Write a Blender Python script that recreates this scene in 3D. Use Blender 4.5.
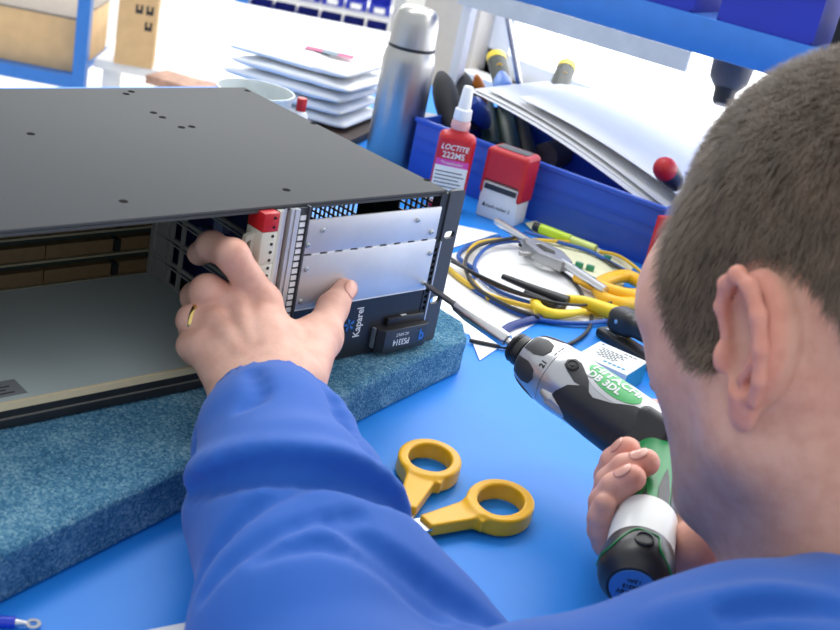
import bpy, bmesh, math, random
import numpy as np
from mathutils import Vector, Matrix, Euler

# ------------------------------------------------------------------ camera, world, lights, exposure
scn = bpy.context.scene
for o in list(bpy.data.objects):
    bpy.data.objects.remove(o)
COL = scn.collection
cam_data = bpy.data.cameras.new('camera')
cam = bpy.data.objects.new('camera', cam_data); COL.objects.link(cam)
cam.matrix_world = Matrix(((0.7220, 0.1351, -0.6786, -0.6717),
                           (-0.6654, 0.4091, -0.6244, -0.5989),
                           (0.1933, 0.9024, 0.3848, 0.4308),
                           (0, 0, 0, 1)))
CAM_R = ((0.7220, -0.6654, 0.1933), (0.1351, 0.4091, 0.9024), (0.6786, 0.6244, -0.3848))
cam_data.sensor_width = 36.0
cam_data.lens = 36.0 * 1181.5 / 840.0
cam_data.clip_start = 0.02
cam_data.dof.use_dof = True
cam_data.dof.focus_distance = 0.92
cam_data.dof.aperture_fstop = 13.0
scn.camera = cam
scn.view_settings.view_transform = 'Standard'
scn.view_settings.look = 'None'
scn.view_settings.gamma = 1.0
scn.view_settings.use_curve_mapping = False
scn.view_settings.exposure = 0.0

wd = bpy.data.worlds.new('daylight'); scn.world = wd; wd.use_nodes = True
wd.node_tree.nodes['Background'].inputs[0].default_value = (0.90, 0.95, 1.0, 1)
wd.node_tree.nodes['Background'].inputs[1].default_value = 0.93

def area(name, loc, target, sx, sy, energy, col):
    l = bpy.data.lights.new(name, 'AREA'); l.shape = 'RECTANGLE'; l.size = sx; l.size_y = sy
    l.energy = energy; l.color = col
    o = bpy.data.objects.new(name, l); COL.objects.link(o); o.location = loc
    o.rotation_euler = (Vector(target) - Vector(loc)).to_track_quat('-Z', 'Y').to_euler()
    return o
area('ceiling_light_panel', (0.30, 0.75, 1.75), (0.0, 0.0, 0.0), 1.3, 0.35, 14.0, (1.0, 0.98, 0.95))
area('window_daylight', (0.93, 0.25, 0.75), (-0.3, 0.0, 0.1), 1.5, 1.1, 7.0, (0.95, 0.98, 1.0))
area('far_fill_light', (2.2, 3.0, 1.5), (1.6, 2.6, -0.6), 2.5, 1.5, 85.0, (1.0, 0.99, 0.97))  # added fill lamp with no window behind it, whitens the far background

# ------------------------------------------------------------------ materials
MATS = {}
def mat(name, col=(.8, .8, .8), rough=.5, metal=0., var=.06, vscale=40., bump=0., bscale=200., spec=.5, alpha=1., trans=0., sss=0., emit=0., coat=0., sheen=0.):
    if name in MATS: return MATS[name]
    m = bpy.data.materials.new(name); m.use_nodes = True; MATS[name] = m
    nt = m.node_tree; b = nt.nodes['Principled BSDF']; L = nt.links.new
    b.inputs['Roughness'].default_value = rough; b.inputs['Metallic'].default_value = metal
    b.inputs['Specular IOR Level'].default_value = spec; b.inputs['Alpha'].default_value = alpha
    b.inputs['Transmission Weight'].default_value = trans; b.inputs['Coat Weight'].default_value = coat
    b.inputs['Sheen Weight'].default_value = sheen
    tc = nt.nodes.new('ShaderNodeTexCoord')
    n = nt.nodes.new('ShaderNodeTexNoise'); n.inputs['Scale'].default_value = vscale; n.inputs['Detail'].default_value = 3
    L(tc.outputs['Object'], n.inputs['Vector'])
    r = nt.nodes.new('ShaderNodeValToRGB')
    r.color_ramp.elements[0].position = .3; r.color_ramp.elements[1].position = .7
    r.color_ramp.elements[0].color = (*[max(0, c * (1 - var)) for c in col], 1)
    r.color_ramp.elements[1].color = (*[min(1, c * (1 + var)) for c in col], 1)
    L(n.outputs['Fac'], r.inputs['Fac']); L(r.outputs['Color'], b.inputs['Base Color'])
    if sss:
        b.inputs['Subsurface Weight'].default_value = sss; b.inputs['Subsurface Radius'].default_value = (1, .35, .2)
        b.inputs['Subsurface Scale'].default_value = .004
    if emit:
        b.inputs['Emission Color'].default_value = (*col, 1); b.inputs['Emission Strength'].default_value = emit
    if bump:
        n2 = nt.nodes.new('ShaderNodeTexNoise'); n2.inputs['Scale'].default_value = bscale; n2.inputs['Detail'].default_value = 4
        bp = nt.nodes.new('ShaderNodeBump'); bp.inputs['Strength'].default_value = bump; bp.inputs['Distance'].default_value = .001
        L(tc.outputs['Object'], n2.inputs['Vector']); L(n2.outputs['Fac'], bp.inputs['Height']); L(bp.outputs['Normal'], b.inputs['Normal'])
    return m
def lin(r, g, b):
    f = lambda c: (c / 255 / 12.92) if c / 255 <= .04045 else ((c / 255 + .055) / 1.055) ** 2.4
    return (f(r), f(g), f(b))

# ------------------------------------------------------------------ object helpers
def tag(o, label=None, cat=None, group=None, kind=None):
    if label: o['label'] = label
    if cat: o['category'] = cat
    if group: o['group'] = group
    if kind: o['kind'] = kind
    return o
def empty(name, loc=(0, 0, 0), rz=0., rot=None):
    o = bpy.data.objects.new(name, None); COL.objects.link(o); o.location = loc
    o.rotation_euler = rot if rot else (0, 0, rz); o.empty_display_size = .02
    return o
def link(name, me, m=None, parent=None, smooth=False):
    o = bpy.data.objects.new(name, me); COL.objects.link(o)
    if m and not me.materials: me.materials.append(m)
    if parent: o.parent = parent
    if smooth:
        me.polygons.foreach_set('use_smooth', [True] * len(me.polygons))
    return o
def from_bm(name, bm, m, parent=None, smooth=False):
    me = bpy.data.meshes.new(name); bmesh.ops.recalc_face_normals(bm, faces=bm.faces[:]); bm.to_mesh(me); bm.free()
    return link(name, me, m, parent, smooth)
def autosm(o, ang=35):
    me = o.data
    me.polygons.foreach_set('use_smooth', [True] * len(me.polygons))
    try: me.set_sharp_from_angle(angle=math.radians(ang))
    except Exception: pass
    return o
def bm_box(bm, lo, hi, bev=0., seg=2, M=None):
    c = [(a + b) / 2 for a, b in zip(lo, hi)]; s = [b - a for a, b in zip(lo, hi)]
    r = bmesh.ops.create_cube(bm, size=1.0); vs = r['verts']
    for v in vs: v.co = Vector((v.co.x * s[0] + c[0], v.co.y * s[1] + c[1], v.co.z * s[2] + c[2]))
    if bev > 0:
        es = list({e for v in vs for e in v.link_edges})
        r2 = bmesh.ops.bevel(bm, geom=es, offset=bev, segments=seg, affect='EDGES', profile=.5)
        vs = list({v for f in r2['faces'] for v in f.verts} | {v for v in vs if v.is_valid})
    if M is not None: bmesh.ops.transform(bm, matrix=M, verts=vs)
    return vs
def box(name, lo, hi, m, parent=None, bev=0., seg=2, M=None):
    bm = bmesh.new(); bm_box(bm, lo, hi, bev, seg, M)
    o = from_bm(name, bm, m, parent)
    return autosm(o) if bev else o
def lathe(name, prof, m, parent=None, n=40, M=None, ang=40, start=0., sweep=2 * math.pi):
    # prof: (radius, height) along local z
    vs = []; fs = []; k = len(prof); full = abs(sweep - 2 * math.pi) < 1e-6
    cols = n if full else n + 1
    for j in range(cols):
        a = start + sweep * j / n
        for r, z in prof: vs.append((r * math.cos(a), r * math.sin(a), z))
    for j in range(n):
        a = j; b = (j + 1) % cols
        for i in range(k - 1): fs.append((a * k + i, b * k + i, b * k + i + 1, a * k + i + 1))
    me = bpy.data.meshes.new(name); me.from_pydata(vs, [], fs)
    bm = bmesh.new(); bm.from_mesh(me); bmesh.ops.remove_doubles(bm, verts=bm.verts[:], dist=1e-6)
    bmesh.ops.recalc_face_normals(bm, faces=bm.faces[:]); bm.to_mesh(me); bm.free()
    if M is not None: me.transform(M)
    return autosm(link(name, me, m, parent), ang)
def catmull(P, n=8, closed=False):
    P = [Vector(p) for p in P]; out = []; k = len(P)
    for i in range(k if closed else k - 1):
        a = P[(i - 1) % k] if (closed or i > 0) else P[0]; b = P[i]; c = P[(i + 1) % k]
        d = P[(i + 2) % k] if (closed or i + 2 < k) else P[-1]
        for j in range(n):
            t = j / n
            out.append(.5 * ((2 * b) + (c - a) * t + (2 * a - 5 * b + 4 * c - d) * t * t + (3 * b - a - 3 * c + d) * t ** 3))
    if not closed: out.append(P[-1])
    return out
def tube(name, P, r, m, parent=None, n=8, sub=8, closed=False, flat=1., cap=True):
    P = catmull(P, sub, closed) if sub else [Vector(p) for p in P]
    k = len(P); rs = r if isinstance(r, (list, tuple)) else [r] * 2
    vs = []; fs = []; up = Vector((0, 0, 1)); prev = None
    for i, p in enumerate(P):
        t = (P[(i + 1) % k] - P[i - 1]) if closed else (P[min(i + 1, k - 1)] - P[max(i - 1, 0)])
        t.normalize()
        if prev is None:
            s = t.cross(up)
            if s.length < .05: s = t.cross(Vector((1, 0, 0)))
        else: s = prev - t * prev.dot(t)
        s.normalize(); prev = s; w = t.cross(s)
        f = i / max(1, k - 1) * (len(rs) - 1); a = int(min(f, len(rs) - 2)); rr = rs[a] + (rs[a + 1] - rs[a]) * (f - a)
        for j in range(n):
            an = 2 * math.pi * j / n
            vs.append(p + s * rr * math.cos(an) + w * rr * flat * math.sin(an))
    for i in range(k if closed else k - 1):
        for j in range(n):
            a = i * n + j; b = i * n + (j + 1) % n; c = ((i + 1) % k) * n + (j + 1) % n; d = ((i + 1) % k) * n + j
            fs.append((a, b, c, d))
    if not closed and cap:
        fs.append(tuple(range(n))[::-1]); fs.append(tuple((k - 1) * n + j for j in range(n)))
    me = bpy.data.meshes.new(name); me.from_pydata([tuple(v) for v in vs], [], fs)
    return autosm(link(name, me, m, parent), 50)
def plate(name, outer, holes, th, m, parent=None, M=None, bev=0.):
    # flat 2-D outline with holes, extruded symmetrically by th along local z
    cu = bpy.data.curves.new(name + '_c', 'CURVE'); cu.dimensions = '2D'; cu.fill_mode = 'BOTH'; cu.extrude = th / 2; cu.bevel_depth = bev; cu.bevel_resolution = 2
    for pl in [outer] + list(holes):
        s = cu.splines.new('POLY'); s.points.add(len(pl) - 1); s.use_cyclic_u = True
        for i, q in enumerate(pl): s.points[i].co = (q[0], q[1], 0, 1)
    t = bpy.data.objects.new('tmp', cu); COL.objects.link(t)
    me = bpy.data.meshes.new_from_object(t.evaluated_get(bpy.context.evaluated_depsgraph_get())); me.name = name
    bpy.data.objects.remove(t); bpy.data.curves.remove(cu)
    if M is not None: me.transform(M)
    me.materials.clear()
    return autosm(link(name, me, m, parent), 30)
def text(name, s, size, m, parent, M, th=.0002, align='CENTER', bold=0., shear=0., sx=1.):
    cu = bpy.data.curves.new(name + '_c', 'FONT'); cu.body = s; cu.size = size; cu.extrude = th; cu.align_x = align; cu.align_y = 'CENTER'
    cu.offset = bold; cu.shear = shear; cu.resolution_u = 3
    t = bpy.data.objects.new('tmp', cu); COL.objects.link(t)
    me = bpy.data.meshes.new_from_object(t.evaluated_get(bpy.context.evaluated_depsgraph_get())); me.name = name
    bpy.data.objects.remove(t); bpy.data.curves.remove(cu)
    me.materials.clear(); me.transform(M @ Matrix.Diagonal((sx, 1, 1, 1)))
    return link(name, me, m, parent)
def frame(o, x, y, z):
    return Matrix(((x[0], y[0], z[0], o[0]), (x[1], y[1], z[1], o[1]), (x[2], y[2], z[2], o[2]), (0, 0, 0, 1)))
def copy_tree(o, parent=None):
    c = o.copy(); COL.objects.link(c); c.parent = parent
    for ch in [x for x in o.children]: copy_tree(ch, c)
    return c
def circ(cx, cy, r, n=24, ry=None):
    ry = ry or r
    return [(cx + r * math.cos(2 * math.pi * i / n), cy + ry * math.sin(2 * math.pi * i / n)) for i in range(n)]
def rrect(x0, y0, x1, y1, r, n=5):
    out = []
    for cx, cy, a0 in ((x1 - r, y1 - r, 0), (x0 + r, y1 - r, 90), (x0 + r, y0 + r, 180), (x1 - r, y0 + r, 270)):
        for i in range(n + 1):
            a = math.radians(a0 + 90 * i / n); out.append((cx + r * math.cos(a), cy + r * math.sin(a)))
    return out
def cr(a, b):
    return Vector(a).cross(Vector(b))
def aim(p0, p1, up=(0, 0, 1)):
    # matrix whose local z runs from p0 to p1
    z = (Vector(p1) - Vector(p0)).normalized(); x = Vector(up).cross(z)
    if x.length < .02: x = Vector((1, 0, 0)).cross(z)
    x.normalize(); y = z.cross(x)
    return frame(p0, x, y, z)
rnd = random.Random(7)

# ------------------------------------------------------------------ implicit surfaces -> mesh (surface nets)
def V(*a): return np.array(a, dtype=np.float64)
def rcone(P, a, b, ra, rb):
    a = np.asarray(a, float); b = np.asarray(b, float); ab = b - a
    t = np.clip(((P - a) @ ab) / (ab @ ab), 0, 1)
    return np.linalg.norm(P - a - t[:, None] * ab, axis=1) - (ra + (rb - ra) * t)
def ell(P, c, r, R=None):
    p = P - np.asarray(c, float)
    if R is not None: p = p @ np.asarray(R, float).T        # rows of R are the local axes
    r = np.asarray(r, float)
    k0 = np.linalg.norm(p / r, axis=1); k1 = np.linalg.norm(p / (r * r), axis=1) + 1e-9
    return k0 * (k0 - 1) / k1
def rbox(P, c, h, r, R=None):
    p = P - np.asarray(c, float)
    if R is not None: p = p @ np.asarray(R, float).T
    q = np.abs(p) - (np.asarray(h, float) - r)
    return np.linalg.norm(np.maximum(q, 0), axis=1) + np.minimum(q.max(axis=1), 0) - r
def smin(a, b, k):
    h = np.maximum(k - np.abs(a - b), 0) / k
    return np.minimum(a, b) - h * h * k * .25
def smax(a, b, k): return -smin(-a, -b, k)
def chain(P, pts, rs, k=.004):
    d = None
    for i in range(len(pts) - 1):
        e = rcone(P, pts[i], pts[i + 1], rs[i], rs[i + 1])
        d = e if d is None else smin(d, e, k)
    return d
def sdf_arrays(f, lo, hi, h, newton=2):
    lo = np.asarray(lo, float); hi = np.asarray(hi, float)
    n = np.ceil((hi - lo) / h).astype(int) + 1
    n = ((n + 3) // 4) * 4 + 1
    cg = [lo[i] + np.arange(0, n[i], 4) * h for i in range(3)]
    G = np.stack(np.meshgrid(*cg, indexing='ij'), -1); cs = G.shape[:3]
    cv = f(G.reshape(-1, 3)).reshape(cs)
    # coarse cells that may hold the surface
    near = np.abs(cv) < 4 * h * 2.2
    cell = np.zeros((cs[0] - 1, cs[1] - 1, cs[2] - 1), bool)
    for i in (0, 1):
        for j in (0, 1):
            for k in (0, 1): cell |= near[i:i + cs[0] - 1, j:j + cs[1] - 1, k:k + cs[2] - 1]
    D = np.repeat(np.repeat(np.repeat(cv, 4, 0), 4, 1), 4, 2)[:n[0], :n[1], :n[2]].copy()
    mask = np.zeros(tuple(n), bool)
    fm = np.repeat(np.repeat(np.repeat(cell, 4, 0), 4, 1), 4, 2)
    mask[:-1, :-1, :-1] |= fm; mask[1:, 1:, 1:] |= fm; mask[1:, :-1, :-1] |= fm; mask[:-1, 1:, :-1] |= fm; mask[:-1, :-1, 1:] |= fm
    mask[1:, 1:, :-1] |= fm; mask[1:, :-1, 1:] |= fm; mask[:-1, 1:, 1:] |= fm
    idx = np.argwhere(mask)
    for s in range(0, len(idx), 400000):
        q = idx[s:s + 400000]
        D[q[:, 0], q[:, 1], q[:, 2]] = f(lo + q * h)
    S = D < 0
    cnt = np.zeros(tuple(n - 1), np.int8)
    for i in (0, 1):
        for j in (0, 1):
            for k in (0, 1): cnt += S[i:n[0] - 1 + i, j:n[1] - 1 + j, k:n[2] - 1 + k]
    act = (cnt > 0) & (cnt < 8)
    ci = np.argwhere(act); vid = -np.ones(tuple(n - 1), np.int64); vid[act] = np.arange(len(ci))
    acc = np.zeros((len(ci), 3)); num = np.zeros(len(ci))
    cor = [(i, j, k) for i in (0, 1) for j in (0, 1) for k in (0, 1)]
    for a in cor:
        for ax in range(3):
            if a[ax]: continue
            b = list(a); b[ax] = 1
            da = D[ci[:, 0] + a[0], ci[:, 1] + a[1], ci[:, 2] + a[2]]; db = D[ci[:, 0] + b[0], ci[:, 1] + b[1], ci[:, 2] + b[2]]
            c = (da < 0) != (db < 0)
            t = np.where(c, da / np.where(np.abs(da - db) < 1e-12, 1, da - db), 0)
            p = np.tile(np.array(a, float), (len(ci), 1)); p[:, ax] = t
            acc[c] += p[c]; num[c] += 1
    vs = lo + (ci + acc / num[:, None]) * h
    faces = []
    for ax in range(3):
        u, w = (ax + 1) % 3, (ax + 2) % 3
        sl0 = [slice(None)] * 3; sl1 = [slice(None)] * 3; sl0[ax] = slice(0, -1); sl1[ax] = slice(1, None)
        A = S[tuple(sl0)]; B = S[tuple(sl1)]
        e = np.argwhere(A != B); ok = (e[:, u] > 0) & (e[:, w] > 0) & (e[:, u] < n[u] - 1) & (e[:, w] < n[w] - 1); e = e[ok]
        fl = S[tuple(e.T)]
        q = []
        for du, dw in ((-1, -1), (0, -1), (0, 0), (-1, 0)):
            c = e.copy(); c[:, u] += du; c[:, w] += dw; q.append(vid[tuple(c.T)])
        q = np.stack(q, 1); q[~fl] = q[~fl][:, ::-1]; faces.append(q)
    faces = np.concatenate(faces)
    for _ in range(newton):
        d = f(vs); e = h * .25; g = np.stack([f(vs + np.eye(3)[i] * e) - d for i in range(3)], 1) / e
        vs = vs - np.clip(d, -h, h)[:, None] * g / np.maximum((g * g).sum(1), .2)[:, None]
    return vs, faces
def np_mesh(name, vs, faces):
    me = bpy.data.meshes.new(name)
    me.vertices.add(len(vs)); me.vertices.foreach_set('co', np.asarray(vs, np.float32).ravel())
    k = faces.shape[1]
    me.loops.add(len(faces) * k); me.loops.foreach_set('vertex_index', faces.astype(np.int32).ravel())
    me.polygons.add(len(faces)); me.polygons.foreach_set('loop_start', np.arange(0, len(faces) * k, k, dtype=np.int32))
    me.update(calc_edges=True); me.validate()
    me.polygons.foreach_set('use_smooth', np.ones(len(me.polygons), bool))
    return me
def sdf_obj(name, f, lo, hi, h, m, parent=None, M=None, newton=2):
    vs, fs = sdf_arrays(f, lo, hi, h, newton)
    me = np_mesh(name, vs, fs)
    if M is not None: me.transform(M)
    return link(name, me, m, parent)

# ------------------------------------------------------------------ the room
m_wall = mat('wall_paint', (.82, .81, .78), .7, var=.02)
m_beige = mat('beige_pillar_paint', (.62, .57, .50), .7, var=.03)
m_floor = mat('pale_floor', (.84, .82, .79), .45, var=.06, vscale=6)
m_blueframe = mat('blue_steel', lin(52, 125, 212), .35, var=.05)
m_white = mat('white_plastic', (.85, .86, .87), .4, var=.02)
m_cardboard = mat('cardboard', lin(222, 186, 138), .8, var=.07, vscale=25)
m_black = mat('black_plastic', (.018, .019, .022), .38, var=.15)
m_ink = mat('black_print', (.02, .02, .025), .6, var=.05)
m_chrome = mat('steel', (.62, .62, .63), .28, 1.0, var=.06, vscale=60)

tag(box('floor', (-2.6, -2.2, -.82), (6.2, 4.4, -.80), m_floor), kind='structure')
tag(box('wall_back', (-2.6, 4.3, -.80), (6.2, 4.4, 1.9), m_wall), kind='structure')
# wall with the window behind the bench
wy0, wy1, sz, tz = -1.3, 0.885, 0.02, 1.35
box_ = lambda n, lo, hi, m: tag(box(n, lo, hi, m), kind='structure')
bm = bmesh.new()
bm_box(bm, (.95, wy0 - .3, -.8), (1.07, 1.02, sz)); bm_box(bm, (.95, wy0 - .3, tz), (1.07, 1.02, 1.9)); bm_box(bm, (.95, wy0 - .3, sz), (1.07, wy0, tz))
tag(from_bm('wall_right', bm, m_wall), kind='structure')
box_('trim_1', (.93, .885, -.8), (1.09, 1.03, 1.9), m_beige)
win = tag(empty('window_1', (1.0, 0, 0)), kind='structure')
m_win = mat('daylight_pane', (1.0, .985, .95), .3, var=.0, emit=3.2)
bm = bmesh.new()
for a, b in (((-.03, wy0, sz), (.03, wy1, sz + .04)), ((-.03, wy0, tz - .05), (.03, wy1, tz)), ((-.03, wy0, sz), (.03, wy0 + .05, tz)), ((-.03, wy1 - .05, sz), (.03, wy1, tz))): bm_box(bm, a, b)
from_bm('window_frame', bm, m_white, win)
for ya, yb in ((wy0 + .05, -.62), (-.57, .12), (.17, wy1 - .05)):
    box('pane', (.0, ya, sz + .04), (.008, yb, tz - .05), m_win, win)
for ym in (-.595, .145): box('mullion', (-.025, ym - .025, sz + .04), (.025, ym + .025, tz - .05), m_white, win)
box('window_sill', (-.10, wy0, sz - .02), (-.03, wy1, sz), m_white, win)

# ------------------------------------------------------------------ workbench
m_mat = mat('blue_bench_mat', lin(34, 136, 232), .42, var=.025, vscale=14, bump=.04, bscale=900, spec=.35)
bench = empty('workbench', (0, 0, 0))
tag(bench, 'large workbench with a plain bright blue top', 'workbench')
box('bench_top', (-.95, -.375, -.03), (.88, .85, 0), m_mat, bench, bev=.003)
for x in (-.9, .82):
    for y in (-.30, .79): box('leg', (x - .025, y - .025, -.8), (x + .025, y + .025, -.03), m_blueframe, bench, bev=.003)

# foam slab
m_foam = bpy.data.materials.new('rebonded_foam'); m_foam.use_nodes = True
nt = m_foam.node_tree; b = nt.nodes['Principled BSDF']; b.inputs['Roughness'].default_value = 1.; b.inputs['Specular IOR Level'].default_value = .1
tc = nt.nodes.new('ShaderNodeTexCoord'); n1 = nt.nodes.new('ShaderNodeTexVoronoi'); n1.inputs['Scale'].default_value = 650; n1.inputs['Randomness'].default_value = 1
n2 = nt.nodes.new('ShaderNodeTexNoise'); n2.inputs['Scale'].default_value = 900; n2.inputs['Detail'].default_value = 5
n3 = nt.nodes.new('ShaderNodeTexNoise'); n3.inputs['Scale'].default_value = 30; n3.inputs['Detail'].default_value = 4
mx = nt.nodes.new('ShaderNodeMixRGB'); mx.inputs[0].default_value = .5
mx2 = nt.nodes.new('ShaderNodeMixRGB'); mx2.inputs[0].default_value = .35
rp = nt.nodes.new('ShaderNodeValToRGB')
for i, (p, c) in enumerate(((.26, lin(40, 84, 122)), (.48, lin(78, 134, 168)), (.72, lin(150, 190, 208)))):
    e = rp.color_ramp.elements[i] if i < 2 else rp.color_ramp.elements.new(p)
    e.position = p; e.color = (*c, 1)
for n in (n1, n2, n3): nt.links.new(tc.outputs['Object'], n.inputs['Vector'])
nt.links.new(n1.outputs['Color'], mx.inputs[1]); nt.links.new(n2.outputs['Fac'], mx.inputs[2])
nt.links.new(mx.outputs[0], mx2.inputs[1]); nt.links.new(n3.outputs['Fac'], mx2.inputs[2])
nt.links.new(mx2.outputs[0], rp.inputs['Fac']); nt.links.new(rp.outputs['Color'], b.inputs['Base Color'])
bp = nt.nodes.new('ShaderNodeBump'); bp.inputs['Strength'].default_value = .9; bp.inputs['Distance'].default_value = .003
nt.links.new(n2.outputs['Fac'], bp.inputs['Height']); nt.links.new(bp.outputs['Normal'], b.inputs['Normal'])
# slab outline (top view), rounded right end, bevelled and roughened
FT = .036
fo = [(.047, .008), (.037, -.006), (-.054, -.026), (-.137, -.046), (-.294, -.083), (-.426, -.1145), (-.62, -.162), (-.66, .12), (-.62, .30), (-.02, .30), (.058, .12), (.057, .02)]
bm = bmesh.new()
vb = [bm.verts.new((x, y, .0)) for x, y in fo]; f = bm.faces.new(vb)
ex = bmesh.ops.extrude_face_region(bm, geom=[f])
bmesh.ops.translate(bm, vec=(0, 0, FT - .0012), verts=[v for v in ex['geom'] if isinstance(v, bmesh.types.BMVert)])
bmesh.ops.bevel(bm, geom=[e for e in bm.edges], offset=.0025, segments=1, affect='EDGES')
bmesh.ops.triangulate(bm, faces=bm.faces[:])
for _ in range(7):
    el = [e for e in bm.edges if e.calc_length() > .0075]
    if not el: break
    bmesh.ops.subdivide_edges(bm, edges=el, cuts=1, use_grid_fill=False)
    bmesh.ops.triangulate(bm, faces=bm.faces[:])
bm.normal_update()
from mathutils import noise as mnoise
for v in bm.verts:
    if v.co.z > .004:
        s = mnoise.noise(v.co * 150) * .0007 + mnoise.noise(v.co * 45) * .0006
        v.co += v.normal * s
        if v.normal.z > .5: v.co.z = min(v.co.z, FT - .0002)
    else: v.co.z = max(v.co.z, 0)
foam = from_bm('foam_slab', bm, m_foam, smooth=True)
tag(foam, 'thick mottled blue foam slab lying under the black rack chassis', 'foam')

# ------------------------------------------------------------------ rack chassis
m_cover = mat('grey_powder_coat', lin(72, 74, 77), .72, spec=.22, var=.03, vscale=500, bump=.12, bscale=1600)
m_ear = mat('dark_grey_coat', lin(66, 70, 76), .5, var=.03, vscale=500, bump=.1, bscale=1500)
m_inner = mat('grey_green_plate', lin(196, 210, 210), .5, var=.04, vscale=9)
m_alu = mat('brushed_aluminium', (.66, .68, .71), .45, .55, var=.05, vscale=30, bump=.05, bscale=400)
m_blackpanel = mat('black_panel', (.012, .013, .016), .42, var=.1)
m_cream = mat('cream_edge', lin(215, 200, 165), .6, var=.04)
m_tan = mat('tan_connector', lin(122, 100, 70), .7, var=.08, vscale=200)
m_darkgreen = mat('dark_green_rail', lin(40, 55, 48), .6)
m_guide = mat('grey_guide_plastic', lin(150, 152, 150), .5, var=.05)
m_termw = mat('white_terminal', lin(205, 205, 192), .5, var=.03)
m_red = mat('red_plastic', lin(185, 28, 36), .4, var=.05)
m_copper = mat('brown_board_edge', lin(140, 100, 70), .6, var=.2, vscale=300)
m_printw = mat('white_print', (.75, .77, .8), .6, var=.02)
m_printb = mat('blue_print', lin(45, 120, 200), .6, var=.02)
m_navy = mat('navy_component', lin(28, 40, 95), .45, var=.1)
RZ = .036; RH = .1325; XL = -.4648; XR = -.0178; RD = .279
rack = empty('rack_chassis', (0, 0, RZ))
tag(rack, 'black open-front rack chassis with aluminium blanking panels, resting on the foam', 'rack chassis')
cov = box('top_cover', (XL, .0015, RH - .0025), (XR, RD, RH), m_cover, rack, bev=.0009)
box('front_flange', (XL, .0015, RH - .0045), (XR, .003, RH - .0025), m_cover, rack)
m_screwk = mat('black_screw', (.012, .012, .014), .9, spec=.1)
sc_me = None
for x, y, z in ((-0.2813, 0.1671, 0.1685), (-0.1558, 0.2093, 0.1685), (-0.1549, 0.1970, 0.1685), (-0.1535, 0.1709, 0.1685), (-0.1435, 0.1716, 0.1685), (-0.1422, 0.2677, 0.1685), (-0.1510, 0.2613, 0.1685), (-0.2853, 0.0297, 0.1685), (-0.1565, 0.0271, 0.1685), (-0.0223, 0.2676, 0.1685), (-0.0206, 0.1703, 0.1685), (-0.0192, 0.0245, 0.1685)):
    if sc_me is None:
        s = lathe('cover_screw', [(0, .0002), (.0012, .0002), (.0014, .0004), (.0028, .0003), (.0031, 0)], m_screwk, cov, n=16); sc_me = s.data
    else: s = link('cover_screw', sc_me, None, cov)
    s.location = (x, y, RH)
# right side panel with ventilation lattice near the top
bm = bmesh.new()
X0, X1 = XR - .0015, XR
ZT = RH - .0026
wins = [(.014, .050, .100, .1255), (.098, .168, .052, .086)]
bm_box(bm, (X0, .003, 0), (X1, .014, ZT)); bm_box(bm, (X0, .050, 0), (X1, .098, ZT)); bm_box(bm, (X0, .168, 0), (X1, RD, ZT))
for y0, y1, z0, z1 in wins:
    bm_box(bm, (X0, y0, 0), (X1, y1, z0)); bm_box(bm, (X0, y0, z1), (X1, y1, ZT))
    n = int((y1 - y0) / .0058)
    for k in range(1, n): bm_box(bm, (X0 + .0001, y0 + k * .0058 - .0008, z0), (X1 - .0001, y0 + k * .0058 + .0008, z1))
    n = int((z1 - z0) / .0058)
    for k in range(1, n): bm_box(bm, (X0, y0, z0 + k * .0058 - .0008), (X1, y1, z0 + k * .0058 + .0008))
from_bm('side_panel', bm, m_ear, rack)
box('side_panel', (XL, .003, 0), (XL + .0015, RD, RH - .0026), m_ear, rack)
box('rear_panel', (XL + .002, RD - .0015, .0), (XR - .002, RD, RH - .0026), m_ear, rack)
box('bottom_plate', (XL + .002, .004, .0), (XR - .002, RD - .002, .0015), m_black, rack)
ip = box('inner_floor', (XL + .002, .0035, .0075), (-.166, .172, .009), m_inner, rack)
for k in range(4): box('printed_line', (-.384, .0255 + k * .0040, .00903), (-.352 - .004 * (k % 2), .0270 + k * .0040, .00908), m_ink, ip)
box('label_plate', (-.39, .022, .009), (-.345, .042, .00903), mat('grey_label', lin(135, 140, 145), .6), ip)
for u in ((-.312, .012), (-.306, .0123)):
    lathe('floor_screw', [(0, .0006), (.0018, .0005), (.0022, 0)], m_screwk, ip, n=12, M=Matrix.Translation((u[0], u[1], .009)))
box('front_rail', (XL, .0, .0), (XR, .003, .0065), m_black, rack, bev=.0008)
box('front_rail', (XL, .0012, .0068), (-.160, .0040, .0120), m_black, rack)
box('rail_lip', (XL, .0, .0062), (-.160, .0035, .0069), mat('grey_lip', lin(110, 108, 102), .4), rack)
box('cream_strip', (XL, .0014, .0120), (-.163, .0036, .0172), m_cream, rack)
# backplane with rows of connectors
bpn = box('backplane', (XL + .002, .180, .009), (-.164, .183, RH - .003), m_darkgreen, rack)
for k in range(6):
    z0 = .0100 + k * .0205
    segs = [(-.196, -.168), (-.2595, -.2025), (-.327, -.2605), (-.395, -.328), (-.462, -.396)]
    for a, c in segs: box('connector_block', (a, .173, z0), (c, .180, z0 + .0108), m_tan, bpn)
    box('connector_clip', (-.2020, .1715, z0 + .0005), (-.1965, .180, z0 + .0102), m_black, bpn)
    box('connector_ledge', (-.462, .1705, z0 - .0022), (-.166, .180, z0 - .0004), mat('pale_ledge', lin(150, 142, 118), .6), bpn)
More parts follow.
